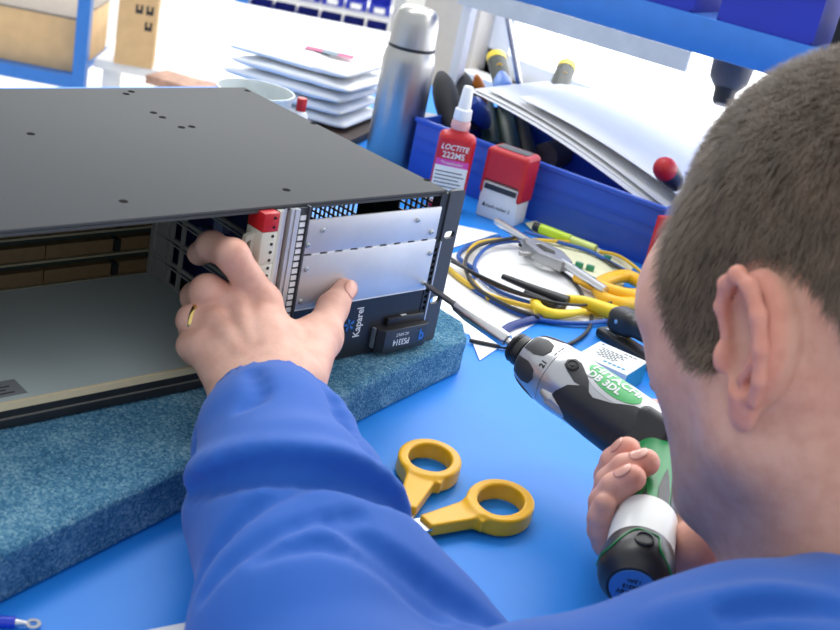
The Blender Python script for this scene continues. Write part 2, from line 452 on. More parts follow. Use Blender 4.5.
# card guide lattice on the right of the open bay
gd = empty('card_guide', (0, 0, 0)); gd.parent = rack
box('guide_post', (-.1685, .150, .0085), (-.1660, .172, RH - .003), m_guide, gd)
box('guide_post', (-.1700, .1655, .0085), (-.1655, .1720, RH - .003), m_guide, gd)
for y0 in (.143, .128): box('guide_stay', (-.1680, y0, .0085), (-.1660, y0 + .004, RH - .003), m_guide, gd)
for zr in (.0105, .0290, .0490, .0690, .0900, .1120):
    tube('guide_rail', [(-.167, .172, zr), (-.1668, .13, zr), (-.1655, .11, zr - .001), (-.1668, .09, zr), (-.167, .02, zr)], .0022, m_guide, gd, n=6, flat=.8)
    box('guide_rail', (-.1695, .02, zr - .0035), (-.1685, .172, zr - .0022), m_guide, gd)
# components seen behind the lattice
box('circuit_board', (-.1500, .02, .01), (-.1485, .17, .128), m_navy, rack)
for yc, zc, s in ((.12, .062, .010), (.10, .078, .012), (.135, .085, .009), (.085, .060, .008)):
    box('component', (-.158, yc - s / 2, zc - s / 2), (-.150, yc + s / 2, zc + s / 2), mat('bluegrey_part', lin(110, 125, 160), .4), rack, bev=.0005)
# plug-in module: terminal blocks and strips
box('module_board', (-.1850, -.002, .010), (-.1835, .03, .128), mat('green_board', lin(35, 70, 60), .5), rack)
def term(z0, z1, m, nh, hook):
    t = box('terminal_block', (-.1985, -.006, z0), (-.1855, .012, z1), m, rack, bev=.0006)
    for i in range(nh):
        zc = z0 + (i + .5) * (z1 - z0) / nh
        lathe('terminal_hole', [(0, -.0002), (.0011, -.0002), (.0011, .0003), (.0007, .0003)], m_ink, t, n=10, M=frame((-.1895, -.0062, zc), (1, 0, 0), (0, 0, 1), (0, -1, 0)))
    if hook:
        plate('latch_hook', [(0, 0), (.010, .001), (.010, .018), (.0035, .016)], [[(.0030, .0035), (.0075, .004), (.0075, .013), (.0045, .012)]], .004, m, t, M=frame((-.2085, .004, z0 + .003), (1, 0, 0), (0, 0, 1), (0, -1, 0)))
term(.1165, .1300, m_red, 2, False)
term(.0925, .1163, m_termw, 4, True)
term(.0640, .0923, m_termw, 5, True)
term(.0340, .0638, m_termw, 5, True)
for x0, x1, mm, yf in ((-.1832, -.1812, m_termw, -.003), (-.1808, -.1780, m_alu, -.001), (-.1776, -.1766, m_copper, .002), (-.1762, -.1746, m_alu, .001), (-.1740, -.1722, m_copper, .003), (-.1718, -.1690, m_alu, -.001), (-.1686, -.1650, m_alu, -.002)):
    box('module_strip', (x0, yf, .010), (x1, .010, .1295), mm, rack)
sl = [(-.0014, .0012), (.0014, .0012), (.0014, .0042), (-.0014, .0042)]
ss = box('slotted_strip', (-.1648, -.0010, .012), (-.1572, .0022, .1298), m_ear, rack)
for k in range(22): box('strip_tab', (-.1636, -.0018, .0142 + k * .00508), (-.1590, -.0009, .0176 + k * .00508), mat('bright_tab', (.80, .82, .84), .4), ss)
box('strip_edge', (-.1578, -.0030, .012), (-.1564, .012, .1310), m_ear, rack)
# aluminium blanking panels, lower black panel
pa = box('blanking_panel', (-.1562, -.0015, .0940), (-.0235, .0008, .1200), m_alu, rack, bev=.0004)
pb = box('blanking_panel', (-.1555, -.0015, .0502), (-.0225, .0008, .0926), m_alu, rack, bev=.0004)
box('seam_backing', (-.156, .0009, .088), (-.0235, .0016, .0985), m_ink, rack)
for k in range(9): box('seam_tab', (-.1475 + k * .0145, -.0010, .0925), (-.1400 + k * .0145, .0010, .0942), mat('bright_edge', (.85, .86, .86), .4), rack)
pk = box('lower_panel', (-.1570, -.0005, .0030), (-.0235, .0012, .0497), m_blackpanel, rack)
box('panel_edge', (-.1555, -.0016, .0494), (-.0225, .0006, .0502), mat('bright_edge'), rack)
m_zinc = mat('zinc_screw', (.60, .63, .64), .3, .8)
sm = None
for par, x, z in ((pa, -.1415, .1115), (pa, -.0476, .1111), (pa, -.0300, .0995), (pa, -.1535, .1012), (pb, -.1508, .0823), (pb, -.0262, .0813), (pb, -.0262, .0554), (pb, -.1512, .0567)):
    if sm is None:
        s = lathe('screw', [(0, .0009), (.0006, .0009), (.0008, .0017), (.0016, .0016), (.0021, .0008), (.0021, 0)], m_zinc, par, n=14); sm = s.data
    else: s = link('screw', sm, None, par)
    s.matrix_local = frame((x, -.0015, z), (1, 0, 0), (0, 0, 1), (0, -1, 0))
# right slotted strip beside the panels
plate('slotted_strip', [(-.0232, .003), (-.0166, .003), (-.0166, .0905), (-.0232, .0905)], [[(-.0203 + a * 1.3, .0045 + .00508 * k + b) for a, b in sl] for k in range(16)], .0012, m_black, rack, M=frame((0, -.0005, 0), (1, 0, 0), (0, 0, 1), (0, -1, 0)))
box('strip_edge', (-.0176, -.0022, .004), (-.0164, .0, .0905), m_alu, rack)
box('corner_post', (-.0245, .0005, .0), (-.0165, .004, .1298), m_black, rack)
# logo print: turned a quarter, reading upwards
text('logo_text', 'Kaparel', .0095, m_printw, pk, frame((-.0885, -.0008, .0300), (0, 0, 1), (-1, 0, 0), (0, -1, 0)), .0001, bold=.00015, sx=.88)
for k in range(5):
    a = math.radians(90 + 72 * k + 20); c = math.cos; s_ = math.sin
    q = [(0, 0), (.0042 * c(a - .5), .0042 * s_(a - .5)), (.0062 * c(a), .0062 * s_(a)), (.0024 * c(a + .25), .0024 * s_(a + .25))]
    plate('logo_star', [(x * .85 + .0006 * c(a), y * .85 + .0006 * s_(a)) for x, y in q], [], .0002, m_printb, pk, M=frame((-.0978, -.0008, .0290), (1, 0, 0), (0, 0, 1), (0, -1, 0)))
# power supply latch
ps = empty('latch_handle', (0, 0, 0)); ps.parent = rack
hb = plate('latch_body', [(-.0690, .0), (-.0200, .0), (-.0195, -.0085), (-.0225, -.0100), (-.0660, -.0100), (-.0705, -.0060)], [], .0185, m_black, ps, M=frame((0, 0, .0133), (1, 0, 0), (0, 1, 0), (0, 0, 1)), bev=.0007)
box('latch_top', (-.0600, -.0040, .0228), (-.0200, .0, .0300), m_black, ps, bev=.001)
box('latch_end', (-.0722, -.0040, .0060), (-.0702, .0, .0230), mat('grey_tab', lin(120, 130, 140), .4), ps)
box('latch_mark', (-.0450, -.0030, .0300), (-.0395, -.0010, .0303), m_printw, ps)
text('latch_text', 'PS3314', .0075, m_printw, hb, frame((-.0480, -.01085, .0115), (-1, 0, 0), (0, 0, -1), (0, -1, 0)), .0001, bold=.0001, sx=.8)
text('latch_text', 'AC INPUT', .0038, m_printw, hb, frame((-.0480, -.01085, .0180), (-1, 0, 0), (0, 0, -1), (0, -1, 0)), .0001, sx=.8)
text('latch_symbol', 'd', .0125, m_printb, hb, frame((-.0265, -.01085, .0140), (1, 0, 0), (0, 0, 1), (0, -1, 0)), .0001, bold=.0004, sx=-.9)
# mounting ear with two slots
def slotpts(cx, cz): return [(cx + (.0026 if -1.6 < a < 1.6 else -.0026) + .0032 * math.cos(a), cz + .0034 * math.sin(a)) for a in [i * math.pi * 2 / 24 - math.pi + .13 for i in range(24)]]
for sx_, x0, x1, cx in ((1, -.0160, 0., -.0078), (-1, -.4826, -.4666, -.4748)):
    plate('mounting_ear', rrect(x0, .0005, x1, RH - .0005, .003), [slotpts(cx, .0377), slotpts(cx, .0948)], .0028, m_ear, rack, M=frame((0, .0008, 0), (1, 0, 0), (0, 0, 1), (0, -1, 0)), bev=.0003)

# ------------------------------------------------------------------ things on the bench
m_yellow = mat('yellow_plastic', lin(238, 180, 20), .35, var=.03, vscale=20)
m_yellow2 = mat('bright_yellow', lin(240, 205, 30), .4, var=.03)
m_paper = mat('white_paper', (.88, .89, .90), .75, var=.02, vscale=20)
m_bluebin = mat('blue_bin_plastic', lin(42, 84, 190), .42, var=.04, vscale=8, bump=.03, bscale=300)
m_grip = mat('black_rubber', (.028, .030, .034), .7, var=.1)

# scissors: pivot at the origin, each half turns about it
sciss = empty('scissors', (-.186, -.1705, 0))
tag(sciss, 'open scissors with yellow plastic finger loops lying on the blue bench', 'scissors')
def sc_handle(cx, cy, sx, sy, rx, ry, ang):
    c = V(cx, cy, .0085); s = V(sx, sy, .0085); R = [[math.cos(ang), math.sin(ang), 0], [-math.sin(ang), math.cos(ang), 0], [0, 0, 1]]
    dirv = (s - c) / np.linalg.norm(s - c); nr = V(-dirv[1], dirv[0], 0)
    def f(P):
        p = (P - c) @ np.array(R).T
        k0 = np.sqrt((p[:, 0] / rx) ** 2 + (p[:, 1] / ry) ** 2) + 1e-9
        k1 = np.sqrt((p[:, 0] / rx ** 2) ** 2 + (p[:, 1] / ry ** 2) ** 2) + 1e-9
        d2 = k0 * (k0 - 1) / k1
        q = np.stack([np.abs(d2) - .0019, np.abs(p[:, 2]) - .0046], 1)
        ring = np.linalg.norm(np.maximum(q, 0), axis=1) + np.minimum(q.max(1), 0) - .0022
        m0 = c + dirv * (rx * .92); mid = (m0 + s) / 2; L = np.linalg.norm(s - m0) / 2
        pp = (P - mid); t = (pp @ dirv) / L
        w = .0088 - .0022 * np.clip(t, -1, 1)
        q = np.stack([np.abs(pp @ dirv) - L + .0015, np.abs(pp @ nr) - w + .0015, np.abs(pp[:, 2]) - .0048 + .0015], 1)
        st = np.linalg.norm(np.maximum(q, 0), axis=1) + np.minimum(q.max(1), 0) - .0015
        d = smin(ring, st, .006)
        nub = rbox(P, c + dirv * (rx * 1.02) + nr * .0115, (.004, .0035, .0045), .001, [dirv, nr, [0, 0, 1]])
        d = smin(d, nub, .002)
        hole = np.maximum(d2 + .0036, -1)
        return smax(d, -(d2 + .0040), .002)
    lo = np.minimum(c, s) - .034; hi = np.maximum(c, s) + .034; lo[2] = 0; hi[2] = .018
    return sdf_obj('handle', f, lo, hi, .0009, m_yellow, sciss)
O = (-.186, -.1705)
sc_handle(-.106 - O[0], -.117 - O[1], -.1625 - O[0], -.1545 - O[1], .0235, .0190, math.atan2(.03, .043))
sc_handle(-.0975 - O[0], -.1805 - O[1], -.1625 - O[0], -.1735 - O[1], .0245, .0192, math.atan2(.018, .043))
for ang, z, dy in ((math.atan2(.016, .0235) + math.pi, .0075, 1), (math.atan2(-.003, .0235) + math.pi, .0095, -1)):
    M_ = Matrix.Translation((0, 0, z)) @ Matrix.Rotation(ang, 4, 'Z')
    plate('blade', [(-.036, -.006), (-.012, -.0075), (.02, -.007), (.092, -.001 * dy), (.02, .0065), (-.012, .0075), (-.036, .006)], [], .0014, m_chrome, sciss, M=M_)
lathe('pivot_screw', [(0, .0128), (.002, .0128), (.0034, .0120), (.0034, .006)], m_chrome, sciss, n=16)

# small things at the lower left edge
rt = empty('ring_terminal', (-0.4251, -0.1335, -0.0000))
tag(rt, 'blue insulated ring crimp terminal lying near the foam slab', 'terminal')
tube('sleeve', [(-.016, .010, .0035), (.0005, -.0005, .0035)], .0032, mat('blue_insulation', lin(30, 60, 200), .3), rt, n=12, sub=0)
plate('ring', circ(.0082, -.0055, .0040, 20), [circ(.0082, -.0055, .0020, 16)], .001, m_chrome, rt, M=Matrix.Translation((0, 0, .0028)))
tube('barrel', [(.0005, -.0005, .0032), (.0055, -.0037, .003)], [.0022, .0012], m_chrome, rt, n=8, sub=0)
cs = box('card_sheet', (-.06, -.035, .0), (.06, .035, .0018), m_paper, bev=.0005)
cs.location = (-0.3224, -0.2154, 0.0000); cs.rotation_euler = (0, 0, math.radians(-12))
tag(cs, 'small white card peeking out from under the blue sleeve', 'card')

# thermos flask
m_steel = mat('brushed_steel', (.46, .455, .44), .36, 1.0, var=.05, vscale=12, bump=.03, bscale=600)
th = empty('thermos_flask', (.400, .500, 0))
tag(th, 'tall brushed steel thermos flask with a black seam ring, behind the rack chassis', 'thermos')
lathe('flask_body', [(0, 0), (.0325, 0), (.0342, .003), (.0342, .135), (.0325, .146), (.0305, .1515), (.0300, .1530)], m_steel, th, n=48)
lathe('seam_ring', [(.0300, .1525), (.0309, .1530), (.0309, .1562), (.0298, .1567)], m_black, th, n=48)
lathe('cup_lid', [(.0298, .1565), (.0302, .1570), (.0290, .185), (.0262, .198), (.0205, .2045), (.010, .2065), (0, .2070)], m_steel, th, n=48)

# threadlocker bottle
bt = empty('threadlocker_bottle', (.343, .335, 0), rz=math.radians(-46))
tag(bt, 'red threadlocker bottle with a tall white nozzle cap', 'bottle')
m_redb = mat('red_bottle', lin(190, 25, 38), .35, var=.03)
def fb(P):
    d = rbox(P, (0, 0, .0475), (.0225, .0135, .0475), .008)
    d = smin(d, rcone(P, (0, 0, .090), (0, 0, .101), .0115, .0105), .006)
    return d
sdf_obj('bottle_body', fb, (-.03, -.02, -.003), (.03, .02, .115), .0014, m_redb, bt)
lathe('collar', [(.0110, .100), (.0115, .1015), (.0112, .109), (.0100, .1105), (.0100, .114)], mat('clear_pink_plastic', lin(215, 165, 165), .3), bt, n=28)
lathe('nozzle_cap', [(.0102, .111), (.0108, .1125), (.0102, .1235), (.0078, .1250), (.0060, .1495), (.0050, .1512), (0, .1518)], m_white, bt, n=28)
box('label', (-.0205, -.01385, .012), (.0190, -.0134, .056), mat('white_label', (.74, .76, .74), .5), bt)
box('label_band', (-.0205, -.01395, .0560), (.0190, -.0134, .0640), mat('magenta_label', lin(205, 70, 165), .5), bt)
FB = lambda x, z: frame((x, -.01455, z), (1, 0, 0), (0, 0, 1), (0, -1, 0))
text('brand_text', 'LOCTITE', .0092, m_printw, bt, FB(-.0012, .0790), .0002, bold=.0001, shear=.2, sx=.9)
text('brand_text', '222MS', .0105, m_printw, bt, FB(-.001, .0695), .0002, bold=.0001, sx=.95)
text('band_text', 'Threadlocker', .0050, m_printw, bt, FB(-.001, .0600), .0002)
for k in range(8): box('label_line', (-.0185, -.0140, .0160 + k * .0046), (.0165 - .003 * (k % 3), -.0138, .0172 + k * .0046), m_ink, bt)

# self-inking stamp
st = empty('ink_stamp', (.3945, .2870, 0), rz=math.radians(-74))
tag(st, 'red self-inking stamp with a white base, standing against the blue bin', 'stamp')
box('base', (-.026, -.0165, .0), (.026, .0165, .045), mat('stamp_white', (.74, .76, .76), .45), st, bev=.002)
box('index_window', (-.0215, -.0175, .0360), (.0215, -.0165, .0425), m_black, st)
text('base_text', '\u25B2mark maker 2', .0068, m_ink, st, frame((-.001, -.0168, .0165), (1, 0, 0), (0, 0, 1), (0, -1, 0)), .0001, sx=.85)
def fs_(P):
    d = rbox(P, (0, 0, .0575), (.0285, .0190, .0295), .006)
    cut = rbox(P, (0, -.016, .0300), (.0235, .010, .0180), .003)
    return smax(d, -cut, .002)
sdf_obj('shell', fs_, (-.032, -.024, .022), (.032, .024, .092), .0014, m_red, st)
box('top_plate', (-.021, -.0095, .0862), (.021, .0095, .0882), mat('grey_rubber', (.10, .11, .12), .6), st, bev=.001)

# big blue bin with hand tools under a heap of paper
BA = Vector((.3935, .4580, 0)); BB = Vector((.4690, .1100, 0))
bx_ = (BB - BA).normalized(); by_ = Vector((-bx_.y, bx_.x, 0)); BL = (BB - BA).length; BD = .20
bin_ = empty('tool_bin', BA, rz=math.atan2(bx_.y, bx_.x))
tag(bin_, 'long blue plastic bin holding hand tools on the bench', 'bin')
box('front_wall', (0, 0, 0), (BL, .004, .0745), m_bluebin, bin_, bev=.001)
box('back_wall', (0, BD - .004, 0), (BL, BD, .072), m_bluebin, bin_, bev=.001)
box('end_wall', (0, .004, 0), (.004, BD - .004, .073), m_bluebin, bin_, bev=.001)
box('end_wall', (BL - .004, .004, 0), (BL, BD - .004, .073), m_bluebin, bin_, bev=.001)
box('floor_plate', (.004, .004, .0), (BL - .004, BD - .004, .003), m_bluebin, bin_)
box('rim', (-.002, -.003, .0690), (BL + .002, .0, .0745), m_bluebin, bin_, bev=.001)
box('rib', (.002, -.0016, .0480), (BL - .002, .0, .0495), m_bluebin, bin_)
box('rib', (.002, -.0016, .0330), (BL - .002, .0, .0345), m_bluebin, bin_)
def tool(name, label, cat, p0, p1, rs, m, group=None, bands=(), n=16, flat=1.):
    o = empty(name, p0); tag(o, label, cat, group)
    q = Vector(p1) - Vector(p0)
    P = [q * (i / 6) for i in range(7)]
    tube('handle', P, rs, m, o, n=n, sub=2, flat=flat)
    for a, b, r, mm in bands: tube('band', [q * a, q * b], r, mm, o, n=n, sub=0, flat=flat)
    return o
k1 = .0075
tool('rubber_grip_tool', 'black rubber tool handle sticking out of the bin beside the thermos', 'tool', (0.4526, 0.4469, 0.0597), (0.4789, 0.5164, 0.1152), [.011, .0140, .0170, .0178, .0170, .0140, .006], m_grip)
tool('rubber_grip_tool', 'shorter black rubber tool handle behind the white bottle nozzle', 'tool', (0.5038, 0.4567, 0.0620), (0.5426, 0.5401, 0.1101), [.011, .0130, .0150, .0160, .0150, .0120, .005], m_grip)
tool('orange_grip_tool', 'small orange tool handle end beside the black rubber handles', 'tool', (0.5589, 0.4974, 0.0694), (0.5286, 0.4964, 0.1183), [.006, .008, .009, .009, .0075, .003], mat('orange_plastic', lin(225, 130, 50), .4))
tool('blue_grip_tool', 'blue tool handle leaning in the bin under the paper', 'tool', (0.5136, 0.4477, 0.0647), (0.4326, 0.4048, 0.1121), [.008, .011, .0135, .014, .012, .005], mat('dull_blue', lin(45, 75, 150), .4))
tool('blue_grip_tool', 'bright blue rounded tool end between the paper and yellow-black chisel', 'tool', (0.5811, 0.4806, 0.0814), (0.6293, 0.5410, 0.1087), [.010, .0135, .0145, .0125, .005], mat('light_blue', lin(70, 130, 210), .4))
m_slate = mat('slate_plastic', lin(50, 57, 46), .5)
for lab, a, b in (('yellow-tipped dark chisel handle standing beside the steel rod', (0.6151, 0.4978, 0.0653), (0.6874, 0.6084, 0.1129)), ('yellow-tipped dark chisel handle standing right of the steel rod', (0.6690, 0.4703, 0.0638), (0.8104, 0.5697, 0.1108))):
    o = tool('chisel', lab, 'chisel', a, b, [.0135, .0145, .0150, .0150], m_slate, bands=((.93, 1.03, .0155, m_yellow2),), flat=.85)
    q = Vector(b) - Vector(a); tc_ = Vector((-.68, -.62, .38))
    lathe('badge', [(0, .001), (.0048, .001), (.0052, 0)], m_yellow, o, n=16, M=frame(q * .80 + tc_ * .0150, Vector((.722, -.665, .193)), Vector((.135, .409, .903)), tc_))
    tube('stripe', [q * .60 + tc_ * .0146, q * .35 + tc_ * .0146], .0022, m_yellow2, o, n=6, sub=0)
tool('steel_rod', 'thin steel rod standing upright out of the bin', 'rod', (0.6460, 0.4962, 0.0652), (0.5700, 0.5241, 0.2363), [.0045, .0045], m_chrome)
m_teal = mat('dark_teal_grip', lin(40, 70, 66), .55)
for lab, a, b, r, mm in (('dark teal file handle lying in the bin, nearest the bottle', (0.5010, 0.4147, 0.0409), (0.5765, 0.5110, 0.0707), .013, m_teal), ('dark teal file handle lying in the middle of the bin', (0.5185, 0.3951, 0.0397), (0.5949, 0.4896, 0.0682), .014, m_teal),
                         ('black pliers handle lying in the bin under the paper', (0.5349, 0.3763, 0.0383), (0.6091, 0.4719, 0.0647), .012, m_grip), ('grey-brown cloth roll lying in the bin under the paper', (0.5652, 0.3763, 0.0397), (0.6405, 0.3922, 0.0425), .020, mat('taupe_cloth', lin(95, 88, 85), .9))):
    tool('file_tool', lab, 'tool', a, b, [r, r, r * .9], mm)
# paper heap: curved sheets lying over the bin
def sheet(name, label, P00, P10, P01, P11, sag, group=None, nu=14, nv=10, th=.0006, lift=0., wav=.002, ph=0.):
    P00, P10, P01, P11 = map(Vector, (P00, P10, P01, P11)); vs = []; fs = []
    for s in (0, 1):
        for i in range(nu + 1):
            for j in range(nv + 1):
                u = i / nu; v = j / nv
                p = P00 * (1 - u) * (1 - v) + P10 * u * (1 - v) + P01 * (1 - u) * v + P11 * u * v
                p.z += sag * 4 * u * (1 - u) + wav * math.sin(5 * u + 3 * v + ph) + lift * v * v - s * th
                vs.append(tuple(p))
    n = (nu + 1) * (nv + 1)
    for i in range(nu):
        for j in range(nv):
            a = i * (nv + 1) + j; q = (a, a + nv + 1, a + nv + 2, a + 1); fs.append(q); fs.append(tuple(x + n for x in q[::-1]))
    rim = [i * (nv + 1) for i in range(nu + 1)] + [nu * (nv + 1) + j for j in range(1, nv + 1)] + [i * (nv + 1) + nv for i in range(nu - 1, -1, -1)] + [j for j in range(nv - 1, 0, -1)]
    for i in range(len(rim)):
        a, b = rim[i], rim[(i + 1) % len(rim)]; fs.append((a, a + n, b + n, b))
    me = bpy.data.meshes.new(name); me.from_pydata(vs, [], fs)
    o = link(name, me, m_paper); autosm(o, 40)
    return tag(o, label, 'paper', group)
g = 'loose paper heaped over the blue bin'
pc = [Vector((0.4454, 0.4269, 0.1185)), Vector((0.5470, 0.1725, 0.0402)), Vector((0.7384, 0.5412, 0.0935)), Vector((0.9503, 0.2252, 0.0576))]
for k, (lab, dx, dy, rz) in enumerate((('lowest white paper sheet sagging over the tools in the bin', 0, 0, 0), ('second white paper sheet of the heap over the bin', .010, .004, .015), ('third white paper sheet of the heap, turned slightly askew', .024, -.012, -.03), ('topmost white paper sheet of the heap beside the red screwdriver', .045, -.040, .03))):
    ct = (pc[0] + pc[1] + pc[2] + pc[3]) / 4
    q4 = [ct + Matrix.Rotation(rz, 3, 'Z') @ (p - ct) + Vector((dx, dy, .0016 * k)) for p in pc]
    sheet('paper_sheet', lab, *q4, .008, g, wav=.001)
# red-capped screwdriver on the heap
rs_ = empty('red_screwdriver', (0.5358, 0.1606, 0.0920)); tag(rs_, 'screwdriver with a red domed handle end on the paper heap', 'screwdriver')
q = Vector((0.5072, 0.1551, 0.1106)) - Vector((0.5418, 0.1616, 0.0913))
M_ = aim((0, 0, 0), q)
lathe('handle', [(0, -.03), (.010, -.03), (.0135, -.015), (.0150, .008), (.0145, .020)], m_black, rs_, n=24, M=M_)
lathe('end_cap', [(.0146, .0195), (.0140, .026), (.0105, .0345), (.005, .0385), (0, .0395)], m_red, rs_, n=24, M=M_)
# lathe('end_dot', [(.004, -.001), (.004, .0016), (0, .0020)], m_red, rs_, n=12, M=frame(tuple(q * .25 + Vector((-.68, -.62, .38)) * .0142), (.722, -.665, .193), (.135, .409, .903), (-.68, -.62, .38)))
# red folder standing right of the bin
rf = box('red_folder', (-.003, -.05, 0), (.003, .05, .075), m_red, bev=.001); rf.location = (.4770, .0750, 0); rf.rotation_euler = (0, 0, math.radians(70))
tag(rf, 'red folder standing at the end of the blue bin', 'folder')

# paper sheets on the bench
def flat_sheet(label, pts, z, m=m_paper, name='paper_sheet', group='paper sheets on the bench', th=.0005):
    c = [sum(p[i] for p in pts) / len(pts) for i in (0, 1)]
    o = plate(name, [(p[0] - c[0], p[1] - c[1]) for p in pts], [], th, m, None)
    o.location = (c[0], c[1], z + th / 2); return tag(o, label, 'paper', group)
flat_sheet('large white sheet under the cable coils', [(0.0869, 0.0858, -0.0000), (0.1173, 0.0219, 0.0000), (0.2019, 0.0471, 0.0000), (0.2903, 0.0173, 0.0000), (0.3794, 0.1746, 0.0000), (0.3755, 0.2353, 0.0000), (0.2174, 0.2092, 0.0000)], .0)
flat_sheet('white sheet with its corner near the rack ear', [(0.1994, 0.2141, 0.0000), (0.3475, 0.2453, 0.0000), (0.3121, 0.2828, 0.0000), (0.2723, 0.3048, 0.0000)], .0008)
flat_sheet('white sheet lying beside the foam slab', [(0.1509, 0.1172, 0.0000), (0.0728, 0.0045, 0.0000), (0.2152, 0.0522, 0.0000), (0.2442, 0.1138, 0.0000)], .0008)
flat_sheet('pale yellow note sheet in front of the blue bin', [(0.4140, 0.2625, 0.0000), (0.3535, 0.1370, 0.0000), (0.3708, 0.0752, 0.0000), (0.4467, 0.1166, 0.0000), (0.4473, 0.1723, 0.0000), (0.4455, 0.2655, 0.0000)], .0016, mat('pale_yellow_paper', lin(225, 225, 190), .8))
# cables
m_cblk = mat('black_cable', (.02, .021, .024), .5); m_cblue = mat('blue_cable', lin(35, 85, 165), .45); m_cyel = mat('yellow_cable', lin(225, 185, 50), .5); m_cbrn = mat('brown_cable', lin(75, 60, 52), .5)
def cable(label, P, r, m, sub=10):
    o = tube('cable', P, r, m, None, n=8, sub=sub); return tag(o, label, 'cable', 'tangled cables on the bench')
cable('yellow cable looped in the coil near the rack ear', [(0.4190, 0.1870, 0.0060), (0.3405, 0.2061, 0.0100), (0.2846, 0.2160, 0.0080), (0.2377, 0.1892, 0.0060), (0.2044, 0.1539, 0.0050), (0.1813, 0.0985, 0.0040)], .0022, m_cyel)
cable('yellow cable running beside the foam toward the pliers', [(0.1976, 0.1771, 0.0040), (0.1893, 0.1473, 0.0040), (0.1875, 0.1117, 0.0040), (0.2008, 0.0754, 0.0060), (0.2253, 0.0434, 0.0080)], .0028, m_cyel)
cable('blue cable arching over the top of the coil', [(0.3623, 0.1938, 0.0090), (0.3266, 0.2084, 0.0080), (0.2850, 0.2033, 0.0070), (0.2419, 0.1791, 0.0050), (0.2182, 0.1522, 0.0040), (0.2085, 0.1103, 0.0040), (0.2218, 0.0732, 0.0040)], .0022, m_cblue)
cable('blue cable forming the outer loop of the coil', [(0.3329, 0.2293, 0.0040), (0.2734, 0.2197, 0.0040), (0.2387, 0.2019, 0.0030), (0.2296, 0.1817, 0.0030), (0.2255, 0.1607, 0.0030), (0.1924, 0.1382, 0.0030), (0.1833, 0.1001, 0.0030), (0.1905, 0.0517, 0.0040), (0.2339, 0.0228, 0.0040), (0.2800, 0.0147, 0.0050)], .0024, m_cblue)
cable('black cable curving through the coil to the black pliers', [(0.3356, 0.2085, 0.0120), (0.2706, 0.2031, 0.0110), (0.2213, 0.1751, 0.0090), (0.1849, 0.1263, 0.0080), (0.1802, 0.0775, 0.0080), (0.1933, 0.0420, 0.0080)], .0020, m_cblk)
cable('thin black cable crossing the coil below the pliers jaws', [(0.1984, 0.1741, 0.0120), (0.1997, 0.1337, 0.0130), (0.2083, 0.0849, 0.0140), (0.2267, 0.0471, 0.0160), (0.2842, 0.0397, 0.0100), (0.3570, 0.0421, 0.0080)], .0016, m_cblk)
cable('brown cable crossing in front of the coil', [(0.2128, 0.1910, 0.0080), (0.2022, 0.1427, 0.0100), (0.2058, 0.1025, 0.0100), (0.2251, 0.0711, 0.0100)], .0018, m_cbrn)
cable('black cable curving along the right edge of the paper', [(0.3417, 0.2053, 0.0040), (0.3338, 0.1587, 0.0030), (0.3242, 0.1100, 0.0030), (0.2933, 0.0655, 0.0030), (0.2621, 0.0300, 0.0030), (0.2196, 0.0040, 0.0030), (0.1688, -0.0073, 0.0030), (0.1250, 0.0043, 0.0030), (0.0905, 0.0360, 0.0030)], .0020, m_cblk)
cable('blue cable running along the foot of the bin', [(0.3740, 0.2283, 0.0080), (0.3951, 0.1905, 0.0070), (0.4146, 0.1598, 0.0060), (0.4142, 0.1138, 0.0050), (0.4125, 0.0759, 0.0040)], .0024, m_cblue)
cable('black cable running along the foot of the bin', [(0.4112, 0.2035, 0.0040), (0.4299, 0.1797, 0.0040), (0.4171, 0.1431, 0.0050), (0.4024, 0.0983, 0.0080), (0.3928, 0.0547, 0.0060)], .0018, m_cblk)
cable('yellow cable arching at the right end of the bin', [(0.4340, 0.1596, 0.0040), (0.4377, 0.1364, 0.0080), (0.4249, 0.1018, 0.0100), (0.4221, 0.0788, 0.0040)], .0020, m_cyel)
cable('two-strand yellow cable beside the stapler', [(0.2231, 0.0421, 0.0100), (0.2661, 0.0364, 0.0040), (0.2866, 0.0196, 0.0040)], .0026, m_cyel)
cable('dark blue cable on the sheet behind the bit sleeve', [(0.1202, 0.0299, 0.0040), (0.1508, 0.0417, 0.0040), (0.1808, 0.0455, 0.0040), (0.2089, 0.0479, 0.0040)], .0045, mat('navy_cable', lin(25, 50, 120), .4))
# crimping pliers: steel head with window, one bare rod handle, yellow loop handles
cp = empty('crimping_pliers', (0, 0, 0)); tag(cp, 'crimping pliers with a grey steel head and yellow handles', 'pliers')
p_tip = Vector((0.3427, 0.2473, 0.0160)); p_head = Vector((0.3317, 0.1841, 0.0160)); p_end = Vector((0.3239, 0.1271, 0.0160)); p_rod = Vector((0.3098, 0.0543, 0.0160))
m_caststeel = mat('cast_steel', (.38, .38, .38), .45, .7)
cpo = p_head.copy(); cp.location = cpo
tube('rod', [p_tip - cpo, p_head - cpo], [.0045, .005], m_chrome, cp, n=10, sub=0)
ax = (p_end - p_head).normalized(); sd = Vector((0, 0, 1)).cross(ax).normalized(); L_ = (p_end - p_head).length
hw = .017
plate('steel_head', [(-.004, -.005), (.010, -hw * .75), (L_ * .65, -hw), (L_ + .006, -.007), (L_ + .006, .007), (L_ * .65, hw), (.010, hw * .75), (-.004, .005)], [[(.012, -hw * .35), (L_ * .6, -hw * .55), (L_ * .8, 0), (L_ * .6, hw * .5), (.012, hw * .3)]], .010, m_caststeel, cp, M=frame((0, 0, -.002), ax, sd, (0, 0, 1)), bev=.001)
tube('rod', [p_end - cpo, p_rod - cpo], [.005, .0045], m_chrome, cp, n=10, sub=0)
tube('jaw_lever', [Vector((0.3002, 0.1693, 0.0120)) - cpo, Vector((0.3277, 0.1561, 0.0120)) - cpo], .0025, m_caststeel, cp, n=8, sub=0)
